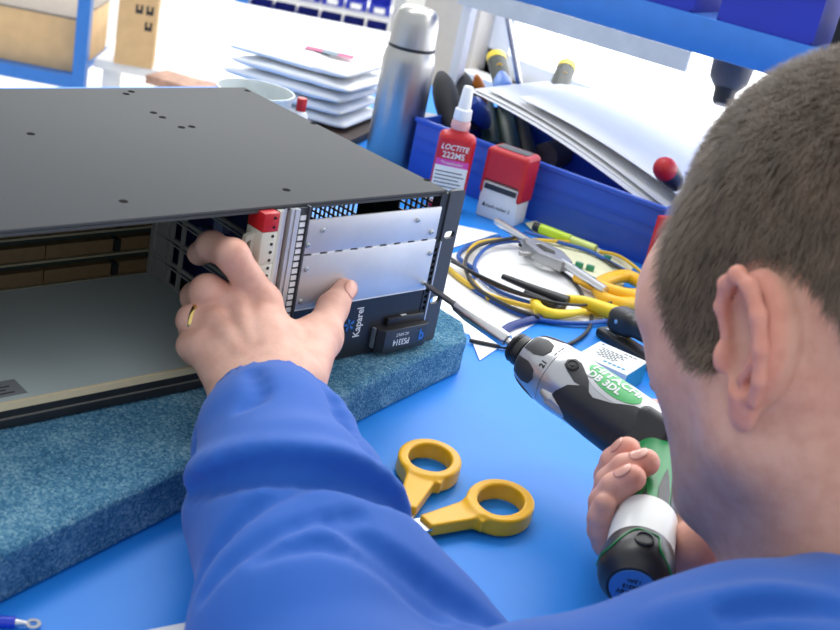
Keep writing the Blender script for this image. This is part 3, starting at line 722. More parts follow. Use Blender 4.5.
tube('yellow_grip', [Vector((0.3214, 0.1027, 0.0100)) - cpo, Vector((0.3209, 0.0808, 0.0100)) - cpo, Vector((0.3313, 0.0696, 0.0100)) - cpo], [.006, .007, .006], m_yellow, cp, n=12)
lp = [(0.3214, 0.0710, 0.0130), (0.3541, 0.0805, 0.0130), (0.3803, 0.0784, 0.0130), (0.3804, 0.0588, 0.0130), (0.3624, 0.0397, 0.0130), (0.3422, 0.0379, 0.0130), (0.3271, 0.0479, 0.0130)]
tube('yellow_loop', [Vector(p) - cpo for p in lp], .0075, m_yellow, cp, n=12, closed=True)
tube('yellow_grip', [Vector(p) - cpo for p in ((0.3175, 0.0703, 0.0080), (0.3085, 0.0520, 0.0080), (0.3152, 0.0369, 0.0080), (0.3447, 0.0300, 0.0080))], [.0055, .0075, .007], m_yellow, cp, n=12)
# side cutters: dark jaws and yellow grips
nz = empty('nose_pliers', (0.2374, 0.0552, 0.0120)); tag(nz, 'slim black nose pliers with bright yellow grips below the cable coil', 'pliers')
no = Vector((0.2374, 0.0552, 0.0120))
for a in ((503, 277, .014), (506, 284, .010)): pass
tube('jaw', [Vector((0.2222, 0.1222, 0.0140)) - no, Vector((0.2318, 0.0853, 0.0140)) - no, Vector((0.2444, 0.0507, 0.0130)) - no], [.003, .0045, .007], m_black, nz, n=10)
tube('jaw', [Vector((0.2225, 0.0897, 0.0100)) - no, Vector((0.2267, 0.0656, 0.0100)) - no, Vector((0.2253, 0.0414, 0.0100)) - no], [.003, .0045, .006], m_black, nz, n=10)
tube('grip', [Vector((0.2174, 0.0708, 0.0090)) - no, Vector((0.2051, 0.0502, 0.0090)) - no, Vector((0.2191, 0.0384, 0.0090)) - no, Vector((0.2536, 0.0343, 0.0090)) - no], [.005, .0065, .005, .003], m_yellow2, nz, n=12)
tube('grip', [Vector((0.2494, 0.0615, 0.0120)) - no, Vector((0.2664, 0.0460, 0.0120)) - no, Vector((0.2783, 0.0193, 0.0110)) - no, Vector((0.2935, -0.0056, 0.0100)) - no], [.004, .0065, .0085, .008], m_yellow2, nz, n=12)
# marker and green terminal plugs
mk = empty('marker_pen', (0.4055, 0.2306, 0.0080)); tag(mk, 'lime green marker pen lying along the foot of the blue bin', 'marker')
q = Vector((0.4237, 0.1587, 0.0080)) - Vector((0.4055, 0.2306, 0.0080)); m_lime = mat('lime_plastic', lin(185, 215, 40), .35)
tube('barrel', [q * 0, q * .55], .0062, m_lime, mk, n=14, sub=0); tube('cap', [q * .56, q * 1.0], .0058, mat('clear_lime', lin(200, 215, 120), .25), mk, n=14, sub=0)
tube('tip', [q * -.12, q * 0], .0055, m_black, mk, n=14, sub=0)
m_green = mat('green_plug', lin(50, 140, 95), .45)
for lab, p in (('green terminal plug on the note, nearer the crimping pliers', (0.3654, 0.1342, 0.0022)), ('green terminal plug on the note, next to the yellow loop handle', (0.3722, 0.1235, 0.0022)), ('green terminal plug lying below the blue bin edge', (0.4228, 0.1392, 0.0022))):
    o = empty('terminal_plug', p, rz=math.radians(-60)); tag(o, lab, 'plug', 'green terminal plugs')
    box('plug_body', (-.0045, -.003, 0), (.0045, .003, .006), m_green, o, bev=.0006)
    for k in range(3): box('plug_screw', (-.0036 + k * .0027, -.0008, .006), (-.0018 + k * .0027, .0008, .0063), m_chrome, o)
# stapler
sp = empty('stapler', (0.2440, -0.0028, 0.0000), rz=0); spx = (Vector((0.2301, -0.0906, 0.0000)) - Vector((0.2440, -0.0028, 0.0000))); sp.rotation_euler = (0, 0, math.atan2(spx.y, spx.x))
tag(sp, 'black stapler lying open on the bench behind the face', 'stapler')
box('base_arm', (-.004, -.011, 0), (.125, .011, .010), m_black, sp, bev=.003)
box('anvil', (.004, -.006, .010), (.020, .006, .0112), m_chrome, sp)
rs2 = frame((.006, .004, .0125), (math.cos(.10), 0, math.sin(.10)), (0, 1, 0), (-math.sin(.10), 0, math.cos(.10)))
def fst(P): return smin(rbox(P, (.052, 0, .010), (.055, .0105, .0095), .007), rbox(P, (.012, 0, .010), (.015, .0120, .0125), .008), .006)
sdf_obj('top_arm', fst, (-.012, -.02, -.01), (.12, .02, .035), .0016, m_black, sp, M=rs2)
lathe('rivet', [(0, .0012), (.002, .0012), (.003, 0)], m_chrome, sp, n=16, M=rs2 @ frame((.012, -.0118, .011), (1, 0, 0), (0, 0, 1), (0, -1, 0)))
# small printed carton
ca = empty('small_carton', (.139, -.049, 0), rz=math.atan2(-.048, .011))
tag(ca, 'small white and teal printed carton behind the cordless driver', 'carton')
CW, CD_, CH = .049, .046, .022
box('carton_body', (0, 0, 0), (CW, CD_, CH), mat('carton_white', (.74, .78, .78), .5), ca, bev=.0006)
m_tealp = mat('teal_print', lin(20, 125, 165), .5)
box('teal_end', (CW - .0002, .001, .001), (CW + .0004, CD_ - .001, CH - .001), m_tealp, ca)
box('teal_edge', (.015, -.0003, .0012), (CW - .001, .0002, .006), m_tealp, ca)
box('teal_edge', (-.0004, .001, CH - .004), (.0002, CD_ - .001, CH - .001), m_tealp, ca)
TF = lambda x, y: frame((x, y, CH + .0001), (1, 0, 0), (0, 1, 0), (0, 0, 1))
for k, (x0, x1, y0) in enumerate(((.028, .044, .0395), (.004, .008, .0405), (.008, .036, .0330), (.010, .034, .0295), (.008, .037, .0260), (.011, .033, .0225), (.009, .035, .0190), (.012, .030, .0155))):
    n = max(1, int((x1 - x0) / .0045))
    for j in range(n): box('print', (x0 + j * .0045, y0, CH), (x0 + j * .0045 + .0034, y0 + .0018, CH + .00015), m_ink, ca)
for j in range(5): box('print', (.022 + j * .0045, .0065, CH), (.0255 + j * .0045, .0100, CH + .00015), m_tealp, ca)

# ------------------------------------------------------------------ shelf over the bench
SHA = math.radians(12.24)
sh = empty('bench_shelf', (.5556, .2752, 0), rz=SHA); tag(sh, 'blue steel shelf with a pale label strip, raised above the bench', 'shelf')
SY0, SY1 = -.75, .262
m_strip = mat('pale_label_strip', (.60, .66, .72), .3)
box('front_beam', (0, SY0, .232), (.012, SY1, .275), m_blueframe, sh, bev=.001)
box('label_strip', (-.002, -.075, .207), (.004, SY1, .2315), m_strip, sh)
box('shelf_board', (.012, SY0, .258), (.30, SY1, .275), m_blueframe, sh)
for y in (SY0 + .02, SY1 - .008):
    for xp in ((.012,) if y > 0 else (.012, .262)): box('post', (xp, y - .007, .0), (xp + .016, y + .007, .258), m_white, sh)
m_bin2 = mat('deep_blue_bin', lin(30, 50, 175), .45, var=.05, vscale=10)
m_bin2.use_backface_culling = False
def open_bin(name, w, d, hgt, m, wall=.003, low=.55):
    # open-front storage bin, front at y=0
    o = empty(name, (0, 0, 0))
    box('bin_floor', (0, 0, 0), (w, d, wall), m, o)
    for x0 in (0, w - wall):
        plate('bin_side', [(0, 0), (d, 0), (d, hgt), (d * .35, hgt), (0, hgt * low)], [], wall, m, o, M=frame((x0 + wall / 2, 0, 0), (0, 1, 0), (0, 0, 1), (1, 0, 0)))
    box('bin_back', (wall, d - wall, wall), (w - wall, d, hgt), m, o)
    box('bin_front', (wall, 0, wall), (w - wall, wall, hgt * low), m, o)
    box('bin_lip', (wall, -.004, hgt * low - .006), (w - wall, 0, hgt * low), m, o)
    return o
labs = ['blue storage bin on the shelf, leftmost above the paper heap', 'blue storage bin on the shelf, second from the left', 'blue storage bin on the shelf, third from the left', 'blue storage bin on the shelf, right above the hair', 'blue storage bin on the shelf, farthest right']
b0 = None
for i, y1 in enumerate((.180, .058, -.092, -.246, -.368)):
    o = open_bin('shelf_bin', .118, .20, .085, m_bin2, low=.7) if i == 0 else copy_tree(b0)
    if i == 0: b0 = o
    o.location = Vector((.5556, .2752, .275)) + Matrix.Rotation(SHA, 3, 'Z') @ Vector((.006, y1, 0)); o.rotation_euler = (0, 0, SHA - math.pi / 2)
    tag(o, labs[i], 'bin', 'blue bins on the bench shelf')
rb = empty('ribbed_duct', Vector((.5556, .2752, .275)) + Matrix.Rotation(SHA, 3, 'Z') @ Vector((.012, -.241, 0)), rz=SHA); tag(rb, 'dark ribbed duct piece standing between two blue shelf bins', 'duct')
box('duct_body', (0, 0, 0), (.05, .0125, .075), m_black, rb)
for k in range(5): box('duct_rib', (-.003, .0005 + k * .0026, .004), (0, .0016 + k * .0026, .072), m_grip, rb)
hg = empty('hanging_tool', (0.7913, 0.2720, 0.2171)); tag(hg, 'dark grey tool with a black tip hanging under the blue shelf', 'tool')
q = Vector((0.7659, 0.2575, 0.1485)) - Vector((0.7913, 0.2720, 0.2171)); M_ = aim((0, 0, 0), q); ln = q.length
lathe('tool_body', [(0, -.01), (.026, -.01), (.030, .01), (.027, ln * .55), (.016, ln * .74)], mat('dark_grey_plastic', (.075, .077, .085), .5), hg, n=28, M=M_)
lathe('tool_tip', [(.016, ln * .74), (.0150, ln * .80), (.0140, ln * .98), (.011, ln * 1.03), (0, ln * 1.04)], m_black, hg, n=24, M=M_)

# ------------------------------------------------------------------ behind the chassis on the bench
m_bag = mat('white_film', (.90, .91, .91), .45, var=.02, vscale=30, spec=.4)
bl_c = [Vector((.292, .745)), Vector((.424, .770)), Vector((.508, .645)), Vector((.385, .585))]
NB_ = 5
for k in range(NB_):
    cx = sum((p for p in bl_c), Vector((0, 0))) / 4
    jit = Vector((rnd.uniform(-.008, .008), rnd.uniform(-.008, .008))); an = rnd.uniform(-.05, .05)
    NU = 30; vs = []; fs = []; z0 = .0125 + k * .0168
    for s in (0, 1):
        for i in range(NU + 1):
            for j in range(NU + 1):
                u, v = i / NU, j / NU
                p = bl_c[0] * (1 - u) * (1 - v) + bl_c[3] * u * (1 - v) + bl_c[1] * (1 - u) * v + bl_c[2] * u * v
                p = cx + Matrix.Rotation(an, 2) @ (p - cx) + jit
                prof = (max(0, 16 * u * (1 - u) * v * (1 - v))) ** .26
                zz = z0 + .0083 + (.0082 if s == 0 else -.0082) * prof
                wv = (mnoise.noise(Vector((p.x * 38, p.y * 38, k * 3.1))) * .0016 + mnoise.noise(Vector((p.x * 95, p.y * 95, k * 1.7))) * .0008) * prof
                if k == NB_ - 1 and s == 0: zz += .007 * math.exp(-((u - .3) ** 2 + (v - .55) ** 2) * 14) + mnoise.noise(Vector((p.x * 22, p.y * 22, 4))) * .004 * prof
                vs.append((p.x - cx.x, p.y - cx.y, zz + wv - z0))
    n = (NU + 1) ** 2
    for i in range(NU):
        for j in range(NU):
            a = i * (NU + 1) + j; f4 = (a, a + NU + 1, a + NU + 2, a + 1); fs.append(f4); fs.append(tuple(x + n for x in f4[::-1]))
    me = bpy.data.meshes.new('film_bag'); me.from_pydata(vs, [], fs)
    bm = bmesh.new(); bm.from_mesh(me); bmesh.ops.remove_doubles(bm, verts=bm.verts[:], dist=1e-5); bm.to_mesh(me); bm.free()
    o = link('film_bag', me, m_bag, None, True); o.location = (cx.x, cx.y, z0)
    lab = ('lowest white film bag of the stack left of the thermos', *('white film bag, %s from the bottom of the stack left of the thermos' % w for w in ('second', 'third', 'fourth')), 'topmost white film bag of the stack, with a red and grey print')[k]
    tag(o, lab, 'bag', 'stack of white film bags')
    if k == NB_ - 1: topbag = o
m_p1 = mat('magenta_print', lin(170, 60, 110), .6); m_p2 = mat('grey_blue_print', lin(95, 120, 140), .6)
for k, (a, b) in enumerate(((-.035, -.010), (-.010, .012), (.012, .034))):
    pr = box('bag_print', (a, -.009, 0), (b, .009, .0006), (m_p1, m_p2, m_p1)[k], topbag)
    pr.location = (.010, -.015, .0205); pr.rotation_euler = (.05, 0, math.radians(-50))
nb = box('brown_board', (-.105, -.095, 0), (.105, .095, .0120), mat('dark_brown_board', lin(70, 55, 48), .6), bev=.002)
nb.location = (.408, .692, 0); nb.rotation_euler = (0, 0, math.radians(-62)); tag(nb, 'dark brown board under the stack of white bags', 'board')
cup = empty('clear_tub', (.190, .535, 0)); tag(cup, 'pale translucent round tub behind the rear edge of the chassis', 'tub')
lathe('tub_wall', [(0, .001), (.038, .001), (.046, .086), (.0475, .087), (.0478, .0895), (.0455, .0895), (.0365, .003), (0, .003)], mat('frosted_plastic', (.78, .84, .83), .35, trans=.35), cup, n=40)
rc = empty('red_capped_vial', (.235, .500, 0)); tag(rc, 'small vial with a red cap beside the pale tub', 'vial')
lathe('vial_body', [(0, 0), (.009, 0), (.0095, .004), (.0095, .068), (.006, .073)], m_white, rc, n=20)
lathe('vial_cap', [(.0062, .072), (.0062, .087), (.0055, .0885), (0, .0885)], m_red, rc, n=20)
wc = empty('white_carton', (.560, .560, 0), rz=math.radians(-42)); tag(wc, 'white carton with a grey lid between thermos and blue bin', 'carton')
box('carton_body', (-.05, -.04, 0), (.05, .04, .022), mat('carton_pinkish', (.80, .76, .76), .6), wc, bev=.001)
box('carton_lid', (-.05, -.04, .0222), (.05, .04, .030), mat('carton_grey', (.30, .31, .33), .6), wc, bev=.001)

# ------------------------------------------------------------------ far left: blue rack with carton, white table
RX = Vector((.735, -.678, 0)); FW = Vector((.678, .735, 0))
YAW = math.atan2(RX.y, RX.x)
fr = empty('blue_rack', (.836, 2.120, -.80), rz=YAW); tag(fr, 'blue steel rack with a post at its right end, far left', 'rack')
box('post', (-.016, -.016, 0), (.016, .016, 1.6), m_blueframe, fr)
box('post', (-1.10, -.016, 0), (-1.07, .016, 1.6), m_blueframe, fr)
box('beam', (-1.07, -.012, .415), (-.016, .012, .448), m_blueframe, fr)
box('shelf_board', (-1.07, .012, .434), (-.016, .40, .447), m_blueframe, fr)
cb = empty('cardboard_box', Vector((.836, 2.120, -.353)) + RX * -.30 + FW * .03, rz=YAW); tag(cb, 'low cardboard box with a grey top on the blue rack', 'box')
box('box_body', (-.25, 0, 0), (.278, .33, .135), m_cardboard, cb, bev=.003)
box('box_lid', (-.25, 0, .1352), (.278, .33, .142), mat('grey_board', lin(150, 140, 130), .8), cb, bev=.002)
wt = empty('white_table', (1.55, 2.32, -.80), rz=YAW); tag(wt, 'white side table behind the blue rack, far left', 'table')
box('table_top', (-.36, -.62, .475), (.50, .60, .50), m_white, wt, bev=.003)
for x in (-.32, .46):
    for y in (-.58, .56): box('leg', (x - .02, y - .02, 0), (x + .02, y + .02, .475), m_white, wt)
tc2 = empty('shipping_carton', (0.9328, 2.0343, -0.3000), rz=YAW + .12); tag(tc2, 'upright cardboard carton with black printed symbols on the white table', 'carton')
box('carton_body', (-.048, 0, 0), (.048, .10, .30), m_cardboard, tc2, bev=.002)
for k, (x, z) in enumerate(((-.006, .135), (.020, .135), (.020, .095))):
    box('symbol', (x, -.0008, z), (x + .018, .0, z + .022), m_ink, tc2); box('symbol_gap', (x + .006, -.0012, z + .010), (x + .012, -.0006, z + .022), m_cardboard, tc2)
fl = empty('flat_carton', (0.9624, 1.8310, -0.3000), rz=YAW - .35); tag(fl, 'flat brown printed carton lying on the white table', 'carton')
box('carton_body', (-.085, -.05, 0), (.085, .05, .022), mat('brown_print_carton', lin(190, 150, 130), .7, var=.25, vscale=40), fl, bev=.002)
# ------------------------------------------------------------------ far rack with small blue bins
bk = empty('bin_rack', Vector((2.2195, 2.8939, -0.4863)) - Vector((0, 0, Vector((2.2195, 2.8939, -0.4863)).z + .80)), rz=YAW); tag(bk, 'far rack of perforated grey uprights and blue panels, left of the thermos', 'rack')
rz0 = (2.2195, 2.8939, -0.4863)[2] + .80
m_perf = mat('grey_upright', (.45, .46, .48), .5)
box('upright', (.275, -.02, 0), (.315, .02, 1.5), m_perf, bk); box('upright', (-.310, -.02, 0), (-.262, .02, 1.5), m_blueframe, bk)
for k in range(4): box('shelf_strip', (-.262, -.015, rz0 - .030 + k * .105 - .105), (.275, .25, rz0 - .012 + k * .105 - .105), m_white, bk)
b1 = None
for r in range(4):
    for i in range(6):
        if b1 is None: o = b1 = open_bin('small_bin', .080, .13, .062, m_bin2, low=.55); bl = box('bin_label', (.02, -.0055, .006), (.06, -.004, .026), m_white, b1)
        else: o = copy_tree(b1)
        o.matrix_world = Matrix.Translation(bk.location) @ Matrix.Rotation(YAW, 4, 'Z') @ Matrix.Translation((-.258 + i * .0885, -.03, rz0 - .0115 + (r - 1) * .105))
        tag(o, 'small blue bin on the far rack, %s from the left in the %s row' % (('first', 'second', 'third', 'fourth', 'fifth', 'sixth')[i], ('lowest', 'second', 'third', 'top')[r]), 'bin', 'small bins on the far rack')

# ------------------------------------------------------------------ cordless driver
m_silver = mat('silver_plastic', (.50, .51, .53), .28, .65, var=.03)
m_dgrip = mat('driver_black_grip', (.022, .024, .028), .42, var=.1)
m_dgrey = mat('driver_grey', (.038, .041, .046), .5, var=.08)
m_dgreen = mat('driver_green', lin(22, 135, 72), .38, var=.04)
m_lgreen = mat('label_green', lin(70, 175, 100), .4, var=.02)
m_tape = mat('white_tape', (.70, .72, .71), .3, var=.02)
m_sticker = mat('blue_sticker', lin(70, 130, 200), .4, var=.05)
CAMP = Vector((-.6717, -.5989, .4308))
DT = Vector((-.0262, -.0030, .0914)); DJ = Vector((-0.0037, -0.2314, 0.0624)); DK = Vector((-0.1269, -0.3114, 0.0400))
def axis_frame(p0, p1, ref):
    a = (p1 - p0).normalized(); e1 = (CAMP - p1); e1 = (e1 - a * e1.dot(a)).normalized(); e2 = a.cross(e1)
    sg = 1 if e2.dot(Vector(ref)) > 0 else -1
    return a, e1, e2, sg
dA, d1, d2, dsg = axis_frame(DT, DJ, (.135, .409, .902))
hA, h1, h2, hsg = axis_frame(DJ, DK, (.722, -.665, .193))
DL = (DJ - DT).length; HL = (DK - DJ).length
drv = empty('cordless_driver', DJ); tag(drv, 'cordless screwdriver with a silver and black body and green handle, held to a panel screw', 'screwdriver')
MB_ = frame(DT - DJ, d1, d2, dA); MH_ = frame((0, 0, 0), h1, h2, hA)
S = lambda t: t * DL
lathe('bit', [(0, 0), (.0012, .0005), (.0024, .004), (.0024, S(.135)), (.0032, S(.14)), (.0032, S(.16)), (0, S(.16))], mat('dark_steel', (.22, .21, .20), .35, .9), drv, n=14, M=MB_)
lathe('bit_holder', [(0, S(.150)), (.0044, S(.150)), (.0048, S(.165)), (.0058, S(.20)), (.0060, S(.21)), (.0060, S(.375)), (.0053, S(.383)), (.0030, S(.385)), (.0030, S(.43))], m_chrome, drv, n=24, M=MB_)
ch = lathe('chuck', [(.0030, S(.412)), (.0108, S(.414)), (.0120, S(.424)), (.0100, S(.432)), (.0122, S(.440)), (.0122, S(.462)), (.0105, S(.468)), (.0130, S(.475)), (.0140, S(.50))], m_black, drv, n=28, M=MB_)
def r_col(t): return float(np.interp(t, [.480, .50, .53, .575, .601], [.0175, .0202, .0222, .0240, .0245]))
def r_bod(t): return float(np.interp(t, [.60, .63, .70, .80, .88, .94, .985, 1.0, 1.01], [.0243, .0250, .0242, .0246, .0250, .0248, .0215, .0160, .0]))
lathe('torque_collar', [(.0, S(.480))] + [(r_col(t), S(t)) for t in np.linspace(.480, .600, 12)] + [(.0225, S(.602))], m_silver, drv, n=48, M=MB_)
bd = lathe('motor_housing', [(.0225, S(.600)), (.0243, S(.602))] + [(r_bod(t), S(t)) for t in np.linspace(.604, 1.01, 26)], m_silver, drv, n=56, M=MB_)
def patch(name, poly, rf, L, off, m, parent, M, sg, res=.0022, smooth_n=0):
    # decal panel: polygon in (t along the axis, angle in degrees), wrapped on the surface and given a thin rim
    if smooth_n: poly = [(p.x, p.y) for p in catmull([(a, b, 0) for a, b in poly], smooth_n, True)]
    bm = bmesh.new(); k = .02
    vs = [bm.verts.new((t * L, math.radians(a) * k, 0)) for t, a in poly]
    bm.faces.new(vs); bmesh.ops.triangulate(bm, faces=bm.faces[:])
    for _ in range(6):
        el = [e for e in bm.edges if e.calc_length() > res]
        if not el: break
        bmesh.ops.subdivide_edges(bm, edges=el, cuts=1); bmesh.ops.triangulate(bm, faces=bm.faces[:])
    be = [e for e in bm.edges if e.is_boundary]
    for v in bm.verts:
        t = v.co.x / L; a = v.co.y / k * sg; r = rf(t) + off
        v.co = Vector((r * math.cos(a), r * math.sin(a), t * L))
    ex = bmesh.ops.extrude_edge_only(bm, edges=be)
    for v in [g for g in ex['geom'] if isinstance(g, bmesh.types.BMVert)]:
        q = Vector((v.co.x, v.co.y)).normalized() * .0008; v.co.x -= q.x; v.co.y -= q.y
    bmesh.ops.transform(bm, matrix=M, verts=bm.verts[:])
    return autosm(from_bm(name, bm, m, parent), 40)
def wrap_text(name, s, size, m, parent, rf, L, t0, a0, off, M, sg, sx=1., bold=.0002, shear=0., spin=0.):
    o = text(name, s, size, m, parent, Matrix.Rotation(spin, 4, 'Z'), .00005, bold=bold, sx=sx, shear=shear)
    for v in o.data.vertices:
        t = t0 + v.co.x / L; r0 = rf(t); a = (math.radians(a0) + v.co.y / r0) * sg; r = r0 + off + (v.co.z > 0) * .0001
        v.co = M @ Vector((r * math.cos(a), r * math.sin(a), t * L))
    return o
for a in range(-150, 211, 60):
    patch('collar_grip', [(.484, a - 20), (.484, a + 20), (.53, a + 22), (.562, a + 15), (.574, a), (.562, a - 15), (.53, a - 22)], r_col, DL, .0006, m_dgrey, drv, MB_, dsg)
wrap_text('collar_number', '21', .0060, m_ink, drv, r_col, DL, .582, 3, .0003, MB_, dsg, spin=math.pi / 2)
wrap_text('collar_marks', '\u2013 \u2013 \u2013', .0050, m_ink, drv, r_col, DL, .590, 40, .0003, MB_, dsg, spin=math.pi / 2)
# black side grip, grey arm with screw
patch('side_grip', [(.690, -2), (.665, -22), (.655, -38), (.70, -62), (.80, -78), (.90, -86), (.975, -84), (.985, -40), (.985, 20), (.96, 40), (.90, 32), (.84, 14), (.78, 4), (.735, 12)], r_bod, DL, .0009, m_dgrip, bd, MB_, dsg)
patch('grey_arm', [(.650, 44), (.635, 33), (.640, 22), (.662, 16), (.70, 8), (.735, 10), (.765, 3), (.735, 24), (.700, 36), (.675, 44)], r_bod, DL, .0007, m_dgrey, bd, MB_, dsg)
pt = (DT - DJ) + dA * S(.660) + (d1 * math.cos(math.radians(30)) + d2 * dsg * math.sin(math.radians(30))) * .0252
nn = (d1 * math.cos(math.radians(30)) + d2 * dsg * math.sin(math.radians(30)))
Ms = aim(pt, pt + nn)
lathe('housing_screw', [(.0048, 0), (.0048, .0010), (.0036, .0014), (.0030, .0006), (.0018, .0006), (.0016, .0013), (0, .0013)], m_black, bd, n=20, M=Ms)
# oval name plate
patch('name_plate', [(.800 + .125 * math.cos(i * math.pi / 14), 50 + 34 * math.sin(i * math.pi / 14) - 5 * math.cos(i * math.pi / 14)) for i in range(28)], r_bod, DL, .0004, mat('plate_silver', (.58, .59, .61), .28, .5), bd, MB_, dsg)
patch('green_label', [(.800 + .104 * math.cos(i * math.pi / 14), 50 + 26 * math.sin(i * math.pi / 14) - 5 * math.cos(i * math.pi / 14)) for i in range(28)], r_bod, DL, .0008, m_lgreen, bd, MB_, dsg)
wrap_text('label_text', 'HITACHI', .0105, m_printw, bd, r_bod, DL, .800, 57, .0011, MB_, dsg, sx=1.02, bold=.0003)
wrap_text('label_text', 'DB 3DL', .0085, m_printw, bd, r_bod, DL, .775, 37, .0011, MB_, dsg, sx=1.0, bold=.0003)
# lower silver nose (forward lamp bulge) and rear trigger block
q0 = (DT - DJ) + dA * S(.615) + (d1 * math.cos(math.radians(-40)) + d2 * dsg * math.sin(math.radians(-40))) * .0220
q1 = (DT - DJ) + dA * S(.735) + (d1 * math.cos(math.radians(-64)) + d2 * dsg * math.sin(math.radians(-64))) * .0205
tube('lamp_nose', [q0, q0.lerp(q1, .3), q0.lerp(q1, .6), q1], [.0040, .0080, .0066, .0034], m_silver, drv, n=16)
def ftr(P): return rbox(P, (.004, 0, -.004), (.0215, .0200, .0160), .007)
MR = frame((0, 0, 0), d1, d2, dA)
sdf_obj('reverse_switch', ftr, (-.024, -.026, -.026), (.032, .026, .018), .0014, m_dgrip, drv, M=MR)
tube('switch_edge', [MR @ Vector(p) for p in ((.0262, -.010 * dsg, -.016), (.0266, -.006 * dsg, -.010), (.0266, -.006 * dsg, .002), (.0260, -.010 * dsg, .008))], .0007, m_silver, drv, n=6)
# handle
HS = lambda t: t * HL
def r_h(t): return float(np.interp(t, [-.06, .0, .08, .2, .4, .57, .62], [.0160, .0184, .0190, .0186, .0184, .0192, .0196]))
hd = lathe('green_handle', [(0, HS(-.08))] + [(r_h(t), HS(t)) for t in np.linspace(-.08, .62, 18)], m_dgreen, drv, n=48, M=MH_)
lathe('silver_clip', [(.0185, HS(.0)), (.0224, HS(.01)), (.0230, HS(.04)), (.0226, HS(.075)), (.0198, HS(.085))], m_silver, drv, n=40, M=MH_, start=math.radians(-75), sweep=math.radians(150))
for a, w, t0, t1 in ((28, 13, .32, .62), (62, 17, .18, .62), (-8, 8, .50, .62), (100, 16, .24, .62)):
    patch('handle_inlay', [(t1, a - w), (t1, a + w), ((t0 + t1) / 2, a + w * .9), (t0 + .05, a + w * .35), (t0, a - w * .1), (t0 + .05, a - w * .5), ((t0 + t1) / 2, a - w)], r_h, HL, .0005, m_dgrip, hd, MH_, hsg)
lathe('tape_band', [(.0190, HS(.565)), (.0204, HS(.567)), (.0208, HS(.66)), (.0210, HS(.795)), (.0198, HS(.797))], m_tape, drv, n=48, M=MH_)
def r_c(t): return float(np.interp(t, [.765, .79, .845, .895, .945, .975, 1.0], [.0196, .0212, .0230, .0236, .0228, .0208, .0175]))
cp_ = lathe('battery_cap', [(.0194, HS(.765))] + [(r_c(t), HS(t)) for t in np.linspace(.77, 1.0, 16)] + [(.0162, HS(1.012)), (0, HS(1.014))], m_black, drv, n=48, M=MH_)
def hp(t, a, o=0.): a = math.radians(a) * hsg; return MH_ @ Vector(((r_c(t) + o) * math.cos(a), (r_c(t) + o) * math.sin(a), t * HL))
tube('green_line', [hp(.765 + (t - .71) * .81, a, .0002) for t, a in ((.88, -95), (.895, -70), (.895, -48), (.86, -34), (.80, -18), (.775, -6), (.79, 14), (.80, 26), (.86, 28), (.90, 34), (.94, 60), (.95, 85))], .0007, m_dgreen, cp_, n=6)
Mb = aim(hp(.885, 4), hp(.885, 4) + (hp(.885, 4, .01) - hp(.885, 4)))
lathe('cap_button', [(.0062, -.001), (.0062, .0010), (.0050, .0014), (.0046, .0004), (0, .0004)], m_dgrip, cp_, n=24, M=Mb)
lathe('end_sticker', [(0, HS(1.014) + .0004), (.0142, HS(1.0135) + .0003), (.0144, HS(1.012))], m_sticker, cp_, n=36, M=MH_)
up_ = h1 * -1; rt_ = up_.cross(hA)
for k, (s, sz2) in enumerate((('HITACHI', .0042), ('Li-ion 3.6V', .0044), ('EBM315', .0040), ('1.5Ah', .0036))):
    text('sticker_text', s, sz2, m_ink, cp_, frame(hA * (HS(1.014) + .0006) - up_ * (-.0070 + k * .0046), rt_, up_, hA), .0001, bold=.0001)

# ------------------------------------------------------------------ person: head shape (local: x forward, y to his left, z up, origin between the ear canals)
def rot_rows(ax, ay, az):
    cx, sx, cy, sy, cz, sz_ = math.cos(ax), math.sin(ax), math.cos(ay), math.sin(ay), math.cos(az), math.sin(az)
    Rx = np.array([[1, 0, 0], [0, cx, -sx], [0, sx, cx]]); Ry = np.array([[cy, 0, sy], [0, 1, 0], [-sy, 0, cy]]); Rz = np.array([[cz, -sz_, 0], [sz_, cz, 0], [0, 0, 1]])
    return (Rz @ Ry @ Rx).T
def skull_f(P):
    Q = P.copy(); Q[:, 1] = np.abs(Q[:, 1])
    d = ell(Q, (-.028, 0, .050), (.090, .078, .089))
    d = smin(d, ell(Q, (.036, 0, .022), (.064, .069, .052)), .03)
    d = smin(d, ell(Q, (.038, 0, -.022), (.050, .056, .070)), .03)
    d = smin(d, ell(Q, (.040, .045, -.018), (.026, .016, .017)), .022)          # cheekbone
    d = smin(d, ell(Q, (.040, .034, -.050), (.026, .019, .028)), .02)            # cheek
    d = smin(d, rcone(Q, (.078, .010, .022), (.062, .052, .016), .010, .009), .012)  # brow
    d = smax(d, -ell(Q, (.090, .032, .002), (.014, .016, .011)), .014)           # eye socket
    d = smin(d, ell(Q, (.0735, .031, .002), (.0135, .0135, .0125)), .003)        # eye
    d = smin(d, rcone(Q, (.002, .056, -.052), (.060, .028, -.090), .017, .015), .022)  # jaw
    d = smin(d, rcone(Q, (.010, .058, -.020), (.002, .056, -.052), .016, .016), .02)
    d = smin(d, ell(Q, (.074, 0, -.092), (.018, .024, .017)), .018)              # chin
    d = smin(d, rcone(Q, (.088, 0, .014), (.105, 0, -.026), .0065, .0095), .010)   # nose
    d = smin(d, ell(Q, (.098, .011, -.030), (.011, .008, .007)), .006)
    d = smin(d, rcone(Q, (.092, 0, -.050), (.082, .022, -.053), .007, .004), .006)
    d = smin(d, rcone(Q, (.090, 0, -.061), (.082, .018, -.060), .007, .004), .006)
    return d
def neck_f(P):
    d = rcone(P, (-.006, 0, -.040), (-.018, 0, -.160), .056, .058)
    d = smin(d, rcone(P, (.035, 0, -.080), (.012, 0, -.150), .034, .040), .03)
    d = smin(d, rcone(P, (-.030, .052, -.025), (.015, .020, -.150), .014, .012), .03)
    return d
